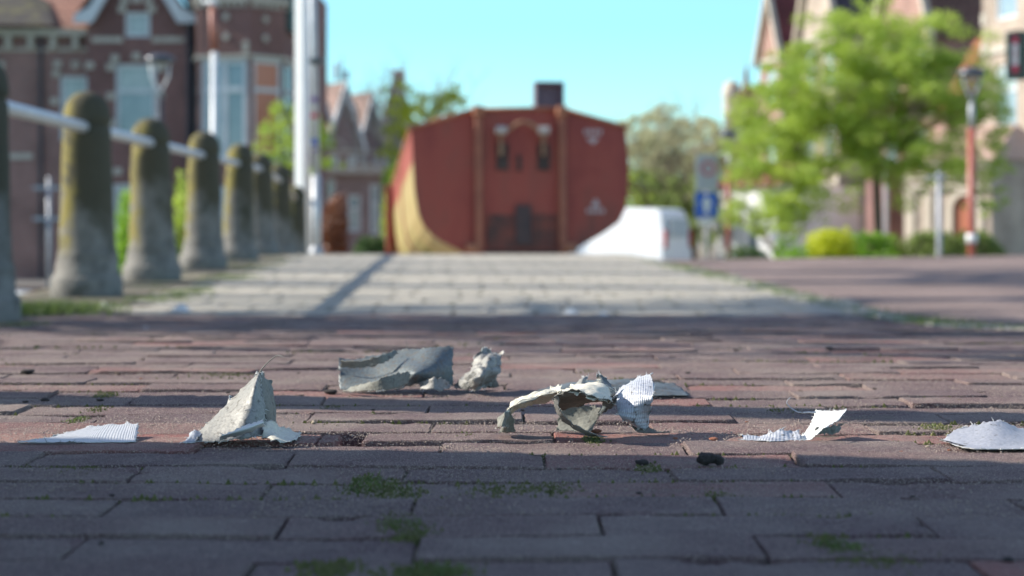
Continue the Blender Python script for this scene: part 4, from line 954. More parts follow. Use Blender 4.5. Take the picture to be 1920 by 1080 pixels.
clump_tree('young_tree', 1648, 33., GROUND, 'broad young tree with layered fresh green leaves before the right-hand houses', 1642, 300, .085,
    [(1640, 70, 60), (1700, 60, 50), (1590, 100, 60), (1660, 130, 80), (1740, 120, 65), (1530, 140, 60), (1480, 170, 60), (1450, 150, 35), (1600, 180, 80), (1700, 200, 80), (1790, 150, 60), (1820, 200, 55), (1850, 250, 45), (1430, 210, 50), (1500, 230, 70), (1580, 250, 75), (1660, 260, 80),
     (1750, 270, 70), (1810, 300, 50), (1420, 270, 55), (1470, 310, 65), (1540, 320, 60), (1410, 310, 40), (1450, 360, 50), (1510, 370, 45), (1620, 300, 60), (1700, 310, 55), (1760, 330, 35), (1615, 40, 32), (1560, 85, 40), (1860, 160, 30), (1480, 400, 35), (1640, 210, 70), (1400, 250, 30), (1740, 180, 60), (1560, 190, 60), (1690, 130, 60), (1860, 320, 30), (1850, 380, 22)],
    'leafY', 105, .040, 5, flat=.6, jz=.55, jx=.7, sub=15)
# slim shrub-like small tree under it
tree('small_tree', (W(1455, 440, 34).x, 34, GROUND), .9, .05, .6, 2, 'small slender tree with sparse yellow-green leaves at the left end of the right hedge', 'leafY', .25, 26, .05, seed=8, group=GT)
# hedge row on the right
GB = 'bushes along the right-hand front garden'
bush('bush', 1432, 1530, 442, 29.0, 'leafL', 'low grey-green bush at the left end of the right garden', n=2600, seed=2, group=GB)
bush('bush', 1490, 1612, 430, 29.5, 'leafB', 'bright lime-yellow bush in the right garden', n=5200, seed=3, group=GB)
bush('bush', 1575, 1705, 438, 30.3, 'leafL', 'fresh green bush between the lime bush and the long hedge', n=5200, seed=4, group=GB)
bush('hedge', 1675, 1905, 434, 30, 'leafM', 'long green clipped hedge at the right under the arched door', n=12000, seed=5, cat='hedge')
bush('bush', 1360, 1450, 462, 40, 'leafD', 'small dark bush behind the lamp post near the blue sign', n=2000, seed=6, group=GB)
bush('hedge', 655, 738, 446, 38, 'leafD', 'low dark green hedge visible just left of the red container', n=4200, seed=7, cat='hedge')
bush('bush', 215, 275, 360, 24, 'leafL', 'bright yellow-green bush seen between the second and third stone posts', n=3600, seed=8, base=-1.75, s=.05)
bush('bush', 328, 358, 322, 24, 'leafY', 'small yellow-green bush seen between the third and fourth stone posts', n=1600, seed=9, base=-1.75, s=.045)
bush('bush', 604, 652, 362, 27, 'leafR', 'russet brown shrub just right of the grey pole', n=2600, seed=10, s=.05, rough=.4)
# weeping pale tree behind the white mast
clump_tree('weeping_tree', 552, 31., GROUND, 'small weeping tree with yellow-green leaves behind the white mast', 550, 230, .05, [(530, 215, 26), (505, 235, 20), (555, 225, 30), (590, 235, 25), (515, 265, 26), (545, 265, 30), (585, 275, 28), (612, 265, 18), (505, 295, 20), (540, 305, 26), (580, 315, 24), (610, 305, 16), (565, 205, 16)], 'leafY', 70, .045, 21, spread=.25, flat=1.1, nb=6, bl=(.3, .5), dep=1)
clump_tree('sparse_tree', 775, 45., GROUND, 'sparse yellow-leaved tree rising behind the left corner of the container', 765, 330, .09, [(745, 185, 22), (760, 215, 30), (735, 240, 28), (790, 215, 32), (820, 190, 26), (845, 180, 22), (865, 190, 16), (800, 240, 30), (770, 260, 32), (745, 290, 30), (740, 330, 26), (740, 370, 26), (730, 400, 20), (755, 160, 12), (830, 210, 22)], 'leafB', 110, .05, 31, spread=.6, flat=.8, nb=8, bl=(.9, 1.4), sub=8, dep=3, bm_='twig')
tree('bare_tree', (W(735, 440, 62).x, 62, GROUND), 2.4, .12, 2.0, 3, 'bare tree of fine pale twigs above the far gables left of the container', None, seed=33, group=GT, barkm='twig', up=.2, spread=.5)
bush('bush', 715, 775, 300, 43, 'leafY', 'tall yellow-green shrub against the left side of the container', n=2600, seed=12, s=.06, rough=.6)
for k, (px, d, h, r_, lf, dn, lab) in enumerate([(1215, 70, 245, 66, 'leafP', 80, 'pale budding tree directly right of the container top'), (1265, 78, 235, 70, 'leafP', 66, 'pale budding tree in the middle of the distant group'), (1325, 74, 250, 60, 'leafP', 80, 'pale budding tree just left of the spired house'),
                                                (1240, 64, 340, 55, 'leafM', 60, 'darker green tree low behind the white van'), (1195, 66, 330, 42, 'leafY', 40, 'yellow-green tree low behind the container edge and van'), (1300, 62, 345, 50, 'leafM', 60, 'green tree directly behind the grey sign board')]):
    cl_ = [(px + dx * r_, h + r_ * .55 + dy * r_, r_ * .42) for dx, dy in ((0, -.6), (-.5, -.3), (.5, -.35), (0, 0), (-.7, .3), (.7, .3), (0, .5), (-.4, .8), (.45, .85), (0, 1.2), (-.6, 1.3), (.6, 1.4))]
    o_ = clump_tree('distant_tree', px, d, GROUND, lab, px, h + r_ * 1.2, .12, cl_, lf, dn, .075, 80 + k, spread=1.2, flat=.9, jx=.6, jz=.6, bm_='twig' if lf == 'leafP' else 'bark', nb=6, bl=(1.2, 1.9), sub=9, dep=2)
    o_['group'] = 'distant trees right of the container' 

# ------------------------------------------------------------------ houses
M['bk_dark'] = brick_mat('dark red brick', (.19, .088, .076), (.235, .112, .094), (.13, .10, .09))
M['bk_mid'] = brick_mat('red brick', (.24, .10, .075), (.30, .135, .10), (.30, .26, .22))
M['bk_pink'] = brick_mat('pinkish red brick', (.27, .125, .095), (.35, .175, .135), (.40, .34, .28))  # lighter, pinker brick of the right-hand buildings
M['tan'] = brick_mat('tan brick', (.33, .25, .19), (.42, .33, .26), (.45, .40, .33))
M['sandst'] = mat('sandstone trim', (.42, .38, .31), (.54, .50, .42), 6, .85)
M['creamr'] = mat('cream render', (.52, .44, .34), (.62, .54, .43), 3, .85)
M['frame'] = mat('white window paint', (.55, .58, .58), (.64, .66, .66), 6, .5)
M['pane'] = mat('window pane', (.16, .22, .26), (.30, .36, .40), .8, .08, spec=1)
M['pane_o'] = mat('pane with painted orange reflection', (.48, .17, .10), rough=.2); M['curtain'] = mat('pale curtain behind glass', (.32, .38, .37), (.42, .47, .46), 4, .15, spec=.9)  # orange reflection painted into the bay pane colour
M['tile_o'] = brick_mat('orange roof tiles', (.28, .13, .085), (.36, .19, .13), (.10, .05, .04), .25, .3, 'xz', .02, bump=1)
M['tile_d'] = brick_mat('dark roof tiles', (.05, .042, .06), (.075, .06, .08), (.02, .02, .025), .25, .3, 'xz', .02, bump=1)
M['tile_r'] = brick_mat('dark red roof tiles', (.17, .035, .035), (.24, .06, .05), (.06, .02, .02), .25, .3, 'xz', .02, bump=1)
M['door'] = mat('orange brown door', (.36, .11, .05), (.42, .14, .07), 4, .5)
M['gutter'] = mat('dark green gutter', (.03, .06, .05), rough=.4); M['pipe'] = mat('dark downpipe', (.045, .04, .05), rough=.5)

def wall(x0, x1, z0, z1, y, holes, th=.3, rev=.14):
    """front wall with real openings"""
    mb = MB(); xs = sorted({x0, x1} | {h[0] for h in holes} | {h[1] for h in holes}); zs = sorted({z0, z1} | {h[2] for h in holes} | {h[3] for h in holes})
    xs = [x for x in xs if x0 <= x <= x1]; zs = [z for z in zs if z0 <= z <= z1]
    for a, b in zip(xs, xs[1:]):
        for c, d in zip(zs, zs[1:]):
            mx, mz = (a + b) / 2, (c + d) / 2
            if any(h[0] < mx < h[1] and h[2] < mz < h[3] for h in holes): continue
            mb.add([(a, y, c), (b, y, c), (b, y, d), (a, y, d)], [(0, 1, 2, 3)])
    for h in holes:
        a, b, c, d = h[:4]; r = rev
        mb.add([(a, y, c), (b, y, c), (b, y, d), (a, y, d), (a, y + r, c), (b, y + r, c), (b, y + r, d), (a, y + r, d)], [(0, 4, 5, 1), (1, 5, 6, 2), (2, 6, 7, 3), (3, 7, 4, 0)])
    return mb
def shell(mb, x0, x1, y0, y1, z0, z1):
    mb.add([(x0, y0, z0), (x0, y1, z0), (x1, y1, z0), (x1, y0, z0), (x0, y0, z1), (x0, y1, z1), (x1, y1, z1), (x1, y0, z1)], [(0, 4, 5, 1), (1, 5, 6, 2), (2, 6, 7, 3), (4, 7, 6, 5)])
def window(par, a, b, c, d, y, rev=.14, sp=.62, mats=('pane', 'curtain'), fw=.09, mull=0):
    """timber frame in its opening, upper and lower light"""
    mb = MB(); y0 = y + rev - .10
    mb.box(a, a + fw, y0, y0 + .08, c, d); mb.box(b - fw, b, y0, y0 + .08, c, d); mb.box(a + fw, b - fw, y0, y0 + .08, c, c + fw); mb.box(a + fw, b - fw, y0, y0 + .08, d - fw, d)
    zs = c + (d - c) * sp
    if sp: mb.box(a + fw, b - fw, y0 - .01, y0 + .07, zs - fw / 2, zs + fw / 2)
    for k in range(mull):
        x = a + (b - a) * (k + 1) / (mull + 1); mb.box(x - fw / 2, x + fw / 2, y0 - .012, y0 + .065, c + fw, d - fw)
    fr = mb.build('window', M['frame'], par)
    g = MB(); g.box(a + fw, b - fw, y0 + .03, y0 + .04, c + fw, zs - fw / 2 if sp else d - fw); g.build('pane', M[mats[0]], fr)
    if sp: g = MB(); g.box(a + fw, b - fw, y0 + .03, y0 + .04, zs + fw / 2, d - fw); g.build('pane', M[mats[1]], fr)
    return fr
def blocks(par, pts, y, s=.16, name='stone_block', m='sandst'):
    for (x, z) in pts:
        mb = MB(); mb.cbox(x - s * .6, x + s * .6, y - .05, y + .02, z - s * .5, z + s * .5, .01); mb.build(name, M[m], par)

# left house (facade square to the camera, 45 m off)
DL = 45.0; lx = lambda v: (v - 960) / F * DL; lzv = lambda v: CAMZ + (HY - v) / F * DL - GROUND
Lh = empty('brick_house', (0, DL, GROUND), 0, 'dark red brick house with a white-edged gable, sandstone blocks and a round bay, left side', 'house')
# wing A
hA = [(lx(112), lx(166), lzv(265), lzv(142)), (lx(-70), lx(-5), lzv(265), lzv(115))]
mb = wall(lx(-160), lx(170), 0, lzv(62), .0, hA); shell(mb, lx(-160), lx(170), 0, 8, 0, lzv(62)); mb.build('wing_wall', M['bk_mid'] if 0 else brick_mat('wing brick', (.25, .125, .105), (.31, .155, .13), (.26, .22, .19)), Lh, fixn=False)
for h in hA: window(Lh, *h[:4], 0, mats=('curtain', 'curtain'))
mb = MB(); mb.box(lx(-160), lx(171), -.25, .1, lzv(68), lzv(55)); mb.box(lx(-160), lx(170), -.06, .0, lzv(96), lzv(90))
for k in range(-4, 5):
    x = lx(18 + k * 42); 
    if x < lx(168): mb.box(x - .07, x + .07, -.18, -.0, lzv(90), lzv(68))
mb.build('cornice', M['sandst'], Lh)
mb = MB(); mb.box(lx(-160), lx(62), -.03, .0, lzv(298), lzv(288)); mb.build('stone_band', M['sandst'], Lh)
mb = MB(); mb.tube([(lx(78), -.08, 0), (lx(78), -.08, lzv(70))], .05, 8); mb.build('downpipe', M['pipe'], Lh)
blocks(Lh, [(lx(v), lzv(w_)) for v, w_ in ((108, 120), (142, 122), (106, 138), (172, 126), (2, 122), (4, 140), (102, 190))], 0)
mb = MB(); mb.add([(lx(-170), -.3, lzv(55)), (lx(172), -.3, lzv(55)), (lx(172), 4.2, lzv(-140)), (lx(-170), 4.2, lzv(-140))], [(0, 1, 2, 3)]); mb.add([(lx(-170), 8, lzv(55)), (lx(172), 8, lzv(55)), (lx(172), 4.2, lzv(-140)), (lx(-170), 4.2, lzv(-140))], [(0, 1, 2, 3)]); mb.build('wing_roof', M['tile_o'], Lh, fixn=False)
# gable B
hB = [(lx(222), lx(298), lzv(255), lzv(122)), (lx(240), lx(287), lzv(72), lzv(25)), (lx(222), lx(252), lzv(345), lzv(330))]
hB = hB[:2] + [(lx(218), lx(300), lzv(480), lzv(345))]
mb = wall(lx(170), lx(356), 0, lzv(20), -.35, hB); shell(mb, lx(170), lx(356), -.35, 8, 0, lzv(20)); 
mb.build('gable_wall', M['bk_dark'], Lh, fixn=False)
gp = [(lx(170), lzv(20)), (lx(240), lzv(20)), (lx(240), lzv(-60)), (lx(262), lzv(-75)), (lx(287), lzv(-60)), (lx(287), lzv(20)), (lx(356), lzv(20)), (lx(262), lzv(-110))]
mb = MB(); mb.prism([(lx(170), lzv(20) + .002), (lx(356), lzv(20) + .002), (lx(262), lzv(-90))], -.352, -.1); mb.build('gable_top', M['bk_dark'], Lh)
for h in hB: window(Lh, *h[:4], -.35, mats=('pane', 'curtain') if h is hB[0] else ('curtain', 'curtain'), sp=.62 if h is hB[0] else 0)
mb = MB()
for s, xe in ((-1, 150), (1, 374)):
    ap = (lx(262), lzv(-118)); e = (lx(xe), lzv(40)); w_ = .2
    mb.prism([ap, (ap[0], ap[1] - .38), (e[0] - s * .55, e[1] + .12), (e[0] - s * .42, e[1] - .1), (e[0] + s * .02, e[1] - .1), (e[0], e[1] + .10), (e[0] - s * .35, e[1] + .28)], -.62, -.50)
mb.build('bargeboard', M['frame'], Lh)
mb = MB()
for s, xe in ((-1, 150), (1, 374)):
    mb.add([(lx(262), -.62, lzv(-118) + .01), (lx(xe), -.62, lzv(36)), (lx(xe), 7, lzv(36)), (lx(262), 7, lzv(-118) + .01)], [(0, 1, 2, 3)])
mb.build('gable_roof', M['tile_d'], Lh, fixn=False)
for u0, u1 in ((178, 236), (290, 350)): mb = MB(); mb.box(lx(u0), lx(u1), -.38, -.34, lzv(82), lzv(72)); mb.build('stone_band', M['sandst'], Lh)
blocks(Lh, [(lx(v), lzv(w_)) for v, w_ in ((222, 112), (262, 108), (299, 112), (214, 128), (175, 125), (214, 182), (306, 180), (235, 20), (262, 2), (290, 20), (240, 5), (284, 5), (240, -14), (286, -14), (227, 322), (306, 130), (214, 232))], -.35, .17)
# bay C: half octagon of three faces
zt = lzv(5)
fx = [(lx(363), -.0), (lx(386), -1.15), (lx(486), -1.45), (lx(540), -.6), (lx(548), .6)]
bayw = MB(); bh = []
def face_frame(i):
    (xa, ya), (xb, yb) = fx[i], fx[i + 1]; w_ = math.hypot(xb - xa, yb - ya); return xa, ya, math.atan2(yb - ya, xb - xa), w_
for i in range(4):
    xa, ya, an, w_ = face_frame(i)
    e = empty('bay_side', (xa, ya, 0)); e.parent = Lh; e.rotation_euler = (0, 0, an)
    z0w, z1w = lzv(305), lzv(118); zlow0, zlow1 = lzv(520), lzv(350)
    m_ = .05 if i in (0, 3) else .08
    holes = [(m_, w_ - m_, z0w, z1w), (m_, w_ - m_, zlow0, zlow1)]
    mb = wall(0, w_, 0, zt, 0, holes)
    # turn the wall mesh itself into the bay's own frame (kept as one part per face)
    ob = mb.build('bay_wall', M['bk_dark'], Lh, fixn=False); ob.location = (xa, ya, 0); ob.rotation_euler = (0, 0, an)
    bpy.data.objects.remove(e)
    for q, hh_ in enumerate(holes):
        fr = window(ob, *hh_, 0, sp=.70, mats=('pane', 'pane') if i != 2 else ('pane_o', 'pane_o'), fw=.10 if i != 1 else .13, mull=0 if i != 1 else 1)
    mb = MB(); mb.box(0.0, w_, -.05, .0, z1w, z1w + .09); mb.build('lintel', M['sandst'], ob); mb = MB(); mb.box(0, w_, -.10, -.0, zt - .12, zt + .02)
    for k in range(int(w_ / .16)): mb.box(k * .16 + .03, k * .16 + .11, -.07, -.0, zt - .26, zt - .12)
    mb.build('bay_trim', M['sandst'], ob)
    mb = MB()
    for px_, py_ in (((440, 42), (508, 45), (440, 78), (508, 80), (380, 80), (477, 102), (477, 92)) if i in (1, 2) else ((365, 98),) if i == 0 else ()):
        X = lx(px_)
        if min(fx[i][0], fx[i + 1][0]) < X < max(fx[i][0], fx[i + 1][0]):
            u = (X - fx[i][0]) / (fx[i + 1][0] - fx[i][0]) * w_; z = lzv(py_); mb = MB(); mb.prism([(u - .1, z), (u, z - .1), (u + .1, z), (u, z + .1)], -.05, -.003); mb.build('stone_diamond', M['sandst'], ob)
mb = MB(); vs = [(x, y, zt + .02) for x, y in fx] + [(lx(455), .2, zt + 2.2)]; mb.add(vs, [(0, 1, 5), (1, 2, 5), (2, 3, 5), (3, 4, 5)]); mb.build('bay_roof', M['tile_d'], Lh, fixn=False)
mb = wall(lx(356), lx(552), 0, lzv(-60), .7, []); shell(mb, lx(356), lx(552), .7, 8, 0, lzv(-60)); mb.build('rear_wall', M['bk_dark'], Lh, fixn=False)
mb = MB(); mb.box(lx(538), lx(554), -.5, .7, lzv(62), lzv(-60)); mb.build('gutter_box', M['gutter'], Lh)
mb = MB(); mb.tube([(lx(360), -.42, 0), (lx(360), -.42, lzv(10))], .06, 8); mb.build('downpipe', M['pipe'], Lh)
# dark slate slope in front of the orange roof
mb = MB(); mb.add([(lx(-160), -.9, lzv(50)), (lx(112), -.5, lzv(52)), (lx(70), 1.0, lzv(-8)), (lx(-40), 2.0, lzv(-60)), (lx(-160), 2.0, lzv(-60))], [(0, 1, 2, 3, 4)])
o = mb.build('dormer_slope', mat('mossy dark slate', (.05, .042, .04), (.085, .075, .055), 4, .85, c3=(.13, .12, .05), s3=2, lo3=.5, hi3=.62), Lh, fixn=False)

# quay fence pole in the gap: white post with cross bars by the water
p = W(92, 400, 40); t = empty('mooring_frame', (p.x, p.y, -1.75), 0, 'grey post with two cross bars standing by the water at the far left', 'post')
zz = lambda py: CAMZ + (HY - py) / F * 40 + 1.75
mb = MB(); mb.tube([(0, 0, 0), (0, 0, zz(332))], .045, 10); mb.build('post', M['galv'], t, True)
for py in (352, 410):
    mb = MB(); mb.box(-.35, .25, -.03, .03, zz(py + 3), zz(py - 3)); mb.build('cross_bar', M['galv'], t)
# quay wall on the far bank
mb = MB(); mb.box(-90, -2.6, 40.9, 41.2, -2.6, GROUND + .02); tag(mb.build('quay', M['bk_mid']), kind='structure')
# white rowing boat
p = W(135, 540, 37); bt = empty('rowing_boat', (p.x, p.y, -1.78), 0, 'small white rowing boat on the water behind the first stone posts', 'boat')
vs = []; fs = []; NS = 12
for k in range(NS + 1):
    u = k / NS * 2 - 1; wd = .48 * (1 - abs(u) ** 2.4) + .02; zt_ = .34 + .10 * u * u
    for (a, z) in ((-1, zt_), (-.75, .12), (0, .02), (.75, .12), (1, zt_), (.86, zt_), (.6, .16), (0, .07), (-.6, .16), (-.86, zt_)): vs.append((u * 1.45, a * wd, z))
for k in range(NS):
    for j in range(10): a = k * 10 + j; b = k * 10 + (j + 1) % 10; fs.append((a, b, b + 10, a + 10))
mb = MB(); mb.add(vs, fs); mb.build('hull', M['whitepaint'], bt, True)
for x in (-.5, .4):
    mb = MB(); mb.box(x - .12, x + .12, -.38, .38, .22, .25); mb.build('thwart', M['bar'], bt)

# far gabled houses left of the container
def gable_house(px0, px1, d, pyeave, pyridge, label, wallm, roofm, rz=0, stripm='frame', nwin=2, floors=2, depth=7, strip=.16, door=False, base=GROUND, stepped=False, top_extra=0, group=None, wm=('pane', 'curtain'), ww=.42, trim='sandst'):
    xm = (px0 + px1) / 2; p = W(xm, HY, d); wd = (px1 - px0) / F * d
    t = empty('gabled_house', (p.x, d, base), rz, label, 'house', group); wd = wd / max(.45, abs(math.cos(rz))) if rz else wd
    E = CAMZ + (HY - pyeave) / F * d - base; RZ = CAMZ + (HY - pyridge) / F * d - base; h = wd / 2
    holes = []; fh = E / floors
    for f in range(floors):
        for k in range(nwin):
            cx = -h + wd * (k + .5) / nwin; w2 = wd / nwin * ww / 2 * 1.1
            z0 = f * fh + fh * .28; z1 = f * fh + fh * .86
            if door and f == 0 and k == 0: z0 = .02; z1 = min(2.3, fh * .8)
            holes.append((cx - w2, cx + w2, z0, z1))
    mb = wall(-h, h, 0, E, 0, holes); shell(mb, -h, h, 0, depth, 0, E); mb.build('wall', wallm, t, fixn=False)
    for q, hh_ in enumerate(holes):
        if door and q == 0:
            mb = MB(); mb.box(hh_[0], hh_[1], .08, .13, hh_[2], hh_[3]); mb.build('door', M['door'], t)
        else: window(t, *hh_, 0, mats=wm)
    # gable
    mb = MB()
    if stepped:
        n = 5; pts = []
        for k in range(n): x = -h + (h * .92) * k / n; z = E + (RZ - E) * (k + 1) / n; pts += [(x, E + (RZ - E) * k / n), (x, z)]
        pts = pts + [(-a, b) for a, b in pts[::-1]]; mb.prism(pts, -.002, .28); mb.build('stepped_gable', wallm, t)
        mb = MB()
        for a, b in zip(pts, pts[1:]):
            if abs(a[1] - b[1]) < 1e-4: mb = MB(); mb.box(min(a[0], b[0]) - .03, max(a[0], b[0]) + .03, -.05, .33, a[1] + .003, a[1] + .11); mb.build('coping', M[trim], t)
    else:
        mb.prism([(-h, E), (h, E), (0, RZ)], -.002, .2); mb.build('gable', wallm, t)
        mb = MB()
        for s in (-1, 1): mb.prism([(0, RZ + .12), (0, RZ + .12 - strip * 2.4), (s * (h + .12), E - strip * 1.2), (s * (h + .12), E + .10)], -.30, -.18)
        mb.build('bargeboard', M[stripm], t)
    ov = 0 if stepped else .15; y0 = .28 if stepped else -.3
    mb = MB()
    for s in (-1, 1): mb.add([(0, y0, RZ + .10 - (.5 if stepped else 0)), (s * (h + ov), y0, E), (s * (h + ov), depth, E), (0, depth, RZ + .10 - (.5 if stepped else 0))], [(0, 1, 2, 3)])
    rf = mb.build('roof', roofm, t, fixn=False)
    mb = MB(); mb.cbox(-.3, .3, depth * .55, depth * .55 + .5, RZ - .6, RZ + .55, .03); mb.build('chimney', M['bk_mid'], rf)
    for z_, e_ in ((E - .1, .06), (fh, .04)): mb = MB(); mb.box(-h + .02, h - .02, -e_, -.003, z_ - .06, z_ + .06); mb.build('stone_band', M[trim], t)
    return t
GH = 'far gabled houses left of the container'
M['tile_p'] = brick_mat('faded roof tiles', (.24, .15, .12), (.31, .20, .16), (.10, .06, .05), .25, .3, 'xz', .02, bump=1)
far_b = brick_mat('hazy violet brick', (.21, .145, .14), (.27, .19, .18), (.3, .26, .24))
gable_house(556, 612, 62, 230, 95, 'narrow far house with an orange-edged gable right behind the grey pole', far_b, M['tile_p'], R(20), group=GH, depth=6)
gable_house(612, 676, 75, 278, 158, 'far house with a steep white bargeboard, second from the container', far_b, M['tile_p'], R(28), group=GH, depth=7, strip=.22)
gable_house(672, 718, 82, 280, 176, 'far house with a steep white bargeboard, nearest the container', far_b, M['tile_p'], R(28), group=GH, depth=7, strip=.2)
gable_house(712, 768, 95, 250, 140, 'farthest house with a dark pointed gable behind the yellow-leaved tree', far_b, M['tile_d'], 0, group=GH)
# antenna mast
p = W(641, 200, 76); t = empty('antenna_mast', (p.x, p.y, 3.6), 0, 'thin antenna mast with pale panels above the far left gables', 'antenna')
zz = lambda py: CAMZ + (HY - py) / F * 76 - 3.6
mb = MB(); mb.tube([(0, 0, 0), (0, 0, zz(105))], .05, 8); mb.build('pole', M['galv'], t)
for (x, a, b) in ((-.25, 150, 118), (.18, 150, 132)):
    mb = MB(); mb.cbox(x - .1, x + .1, -.1, .1, zz(a), zz(b), .03); mb.build('antenna_panel', M['galv'] if x > 0 else M['frame'], t)
# balconied terrace below the gables
p = W(650, 440, 58); t = empty('terrace_house', (p.x, p.y, GROUND), R(12), 'low grey-brown terrace with pale window bays below the white-edged gables', 'house')
zz = lambda py: CAMZ + (HY - py) / F * 58 - GROUND
holes = [(-.85, -.35, zz(440), zz(335)), (.05, .45, zz(435), zz(365)), (.75, 1.05, zz(440), zz(345))]
mb = wall(-1.1, 1.35, 0, zz(318), 0, holes); shell(mb, -1.1, 1.35, 0, 5, 0, zz(318)); mb.build('wall', far_b, t, fixn=False)
for h in holes: window(t, *h, 0, mats=('curtain', 'pane'))
mb = MB(); mb.box(-1.15, 1.4, -.35, .0, zz(326), zz(318)); mb.box(-1.1, 1.35, -.36, -.32, zz(312), zz(308)); 
for k in range(12): mb.box(-1.1 + k * .22, -1.07 + k * .22, -.355, -.325, zz(318), zz(312))
mb.build('balcony', M['sandst'], t)

# right-hand street: facades turned towards the sun
GR = 'tall brick houses along the right-hand side of the square'
TH = R(-78)
def street_house(px, d, wd, E, RZv, label, wallm, roofm, nwin=2, floors=3, stepped=True, door=True, depth=8, rz=TH, side_holes=True):
    """px,d : pixel column and distance of its far-left front corner"""
    p = W(px, HY, d); t = empty('gabled_house', (p.x, p.y, GROUND), rz, label, 'house', GR)
    h = wd; holes = []; fh = E / floors
    for f in range(floors):
        for k in range(nwin):
            cx = wd * (k + .5) / nwin; w2 = wd / nwin * .22; z0 = f * fh + fh * .25; z1 = f * fh + fh * .85
            if door and f == 0 and k == 0: z0 = .02; z1 = 2.4
            holes.append((cx - w2, cx + w2, z0, z1))
    mb = wall(0, wd, 0, E, 0, holes); mb.add([(0, 0, 0), (0, depth, 0), (0, depth, E), (0, 0, E)], [(0, 1, 2, 3)]); mb.add([(wd, 0, 0), (wd, depth, 0), (wd, depth, E), (wd, 0, E)], [(0, 1, 2, 3)]); mb.add([(0, depth, 0), (wd, depth, 0), (wd, depth, E), (0, depth, E)], [(0, 1, 2, 3)])
    mb.build('wall', wallm, t, fixn=False)
    for q, hh_ in enumerate(holes):
        if door and q == 0: mb = MB(); mb.box(hh_[0], hh_[1], .08, .13, hh_[2], hh_[3]); mb.build('door', M['door'], t)
        else: window(t, *hh_, 0)
    c = wd / 2; mb = MB()
    if stepped:
        n = 5; pts = []
        for k in range(n): x = c * .95 * k / n; pts += [(x, E + (RZv - E) * k / n), (x, E + (RZv - E) * (k + 1) / n)]
        pts = pts + [(wd - a, b) for a, b in pts[::-1]]
        mb.prism(pts, -.02, .4); mb.build('stepped_gable', wallm, t); mb = MB()
        for a, b in zip(pts, pts[1:]):
            if abs(a[1] - b[1]) < 1e-4: mb = MB(); mb.box(min(a[0], b[0]) - .04, max(a[0], b[0]) + .04, -.08, .46, a[1] + .003, a[1] + .14); mb.build('coping', M['sandst'], t)
    else:
        mb.prism([(0, E), (wd, E), (c, RZv)], -.02, .3); mb.build('gable', wallm, t)
        mb = MB()
        for s in (-1, 1): mb.prism([(c, RZv + .18), (c, RZv - .22), (c + s * (c + .15), E - .3), (c + s * (c + .15), E + .12)], -.3, -.05)
        mb.build('bargeboard', M['creamr'], t)
    mb = MB(); top = RZv - (.6 if stepped else -.05)
    for s in (-1, 1): mb.add([(c, .4 if stepped else -.25, top), (c + s * (c + .1), .4 if stepped else -.25, E - .05), (c + s * (c + .1), depth, E - .05), (c, depth, top)], [(0, 1, 2, 3)])
    mb.build('roof', roofm, t, fixn=False)
    for f in range(1, floors + 1): mb = MB(); mb.box(.02, wd - .02, -.07, -.004, f * fh - .12, f * fh + .04); mb.build('stone_band', M['sandst'], t)
    for k in range(int(E / .8)):
        for u0, u1 in ((0, .28), (wd - .28, wd)): mb = MB(); mb.cbox(u0, u1, -.05, -.002, .3 + k * .8, .62 + k * .8, .01); mb.build('corner_stone', M['sandst'], t)
    return t
street_house(1425, 84, 3.0, 8.5, 11.6, 'farthest house of the right-hand row, thin sunlit front beside a dark red roof', M['bk_pink'], M['tile_r'], stepped=False, depth=6, nwin=1)
street_house(1502, 74, 4.0, 8.5, 13.6, 'cream-edged house with a steep dark violet roof above the left of the green tree', M['tan'], M['tile_d'], stepped=False, depth=8)
street_house(1645, 64, 4.6, 7.3, 12.5, 'brick house with a brown shaded roof above the right half of the green tree', M['bk_pink'], brick_mat('brown roof tiles', (.15, .075, .055), (.2, .11, .08), (.05, .03, .03), .25, .3, 'xz', .02), stepped=False)
street_house(1842, 50, 5.5, 9.0, 13.5, 'tall tan house front with a vertical shop sign at the right edge', M['tan'], M['tile_d'], stepped=True, door=False)
# vertical sign fixed on a bracket to that front
p = W(1902, 105, 46); t = empty('shop_sign', (p.x, p.y, p.z), 0, 'dark green vertical hanging sign with a red and white panel at the right edge', 'sign')
mb = MB(); mb.cbox(-.20, .34, 0, .08, -.60, .62, .01); mb.build('board', mat('dark green board', (.02, .05, .04), rough=.4), t)
mb = MB(); mb.box(-.06, .09, -.012, -.001, -.42, .50); mb.build('white_panel', M['signwhite'], t)
mb = MB(); mb.box(-.06, .09, -.018, -.0125, .30, .50); mb.box(-.06, .09, -.018, -.0125, -.42, -.22); mb.box(-.0, .03, -.018, -.0125, -.1, .2); mb.build('red_mark', mat('sign crimson', (.5, .03, .08), rough=.5), t)
mb = MB(); mb.tube([(.0, .04, .62), (.9, .3, .62)], .03, 8); mb.build('bracket', M['pipe'], t)
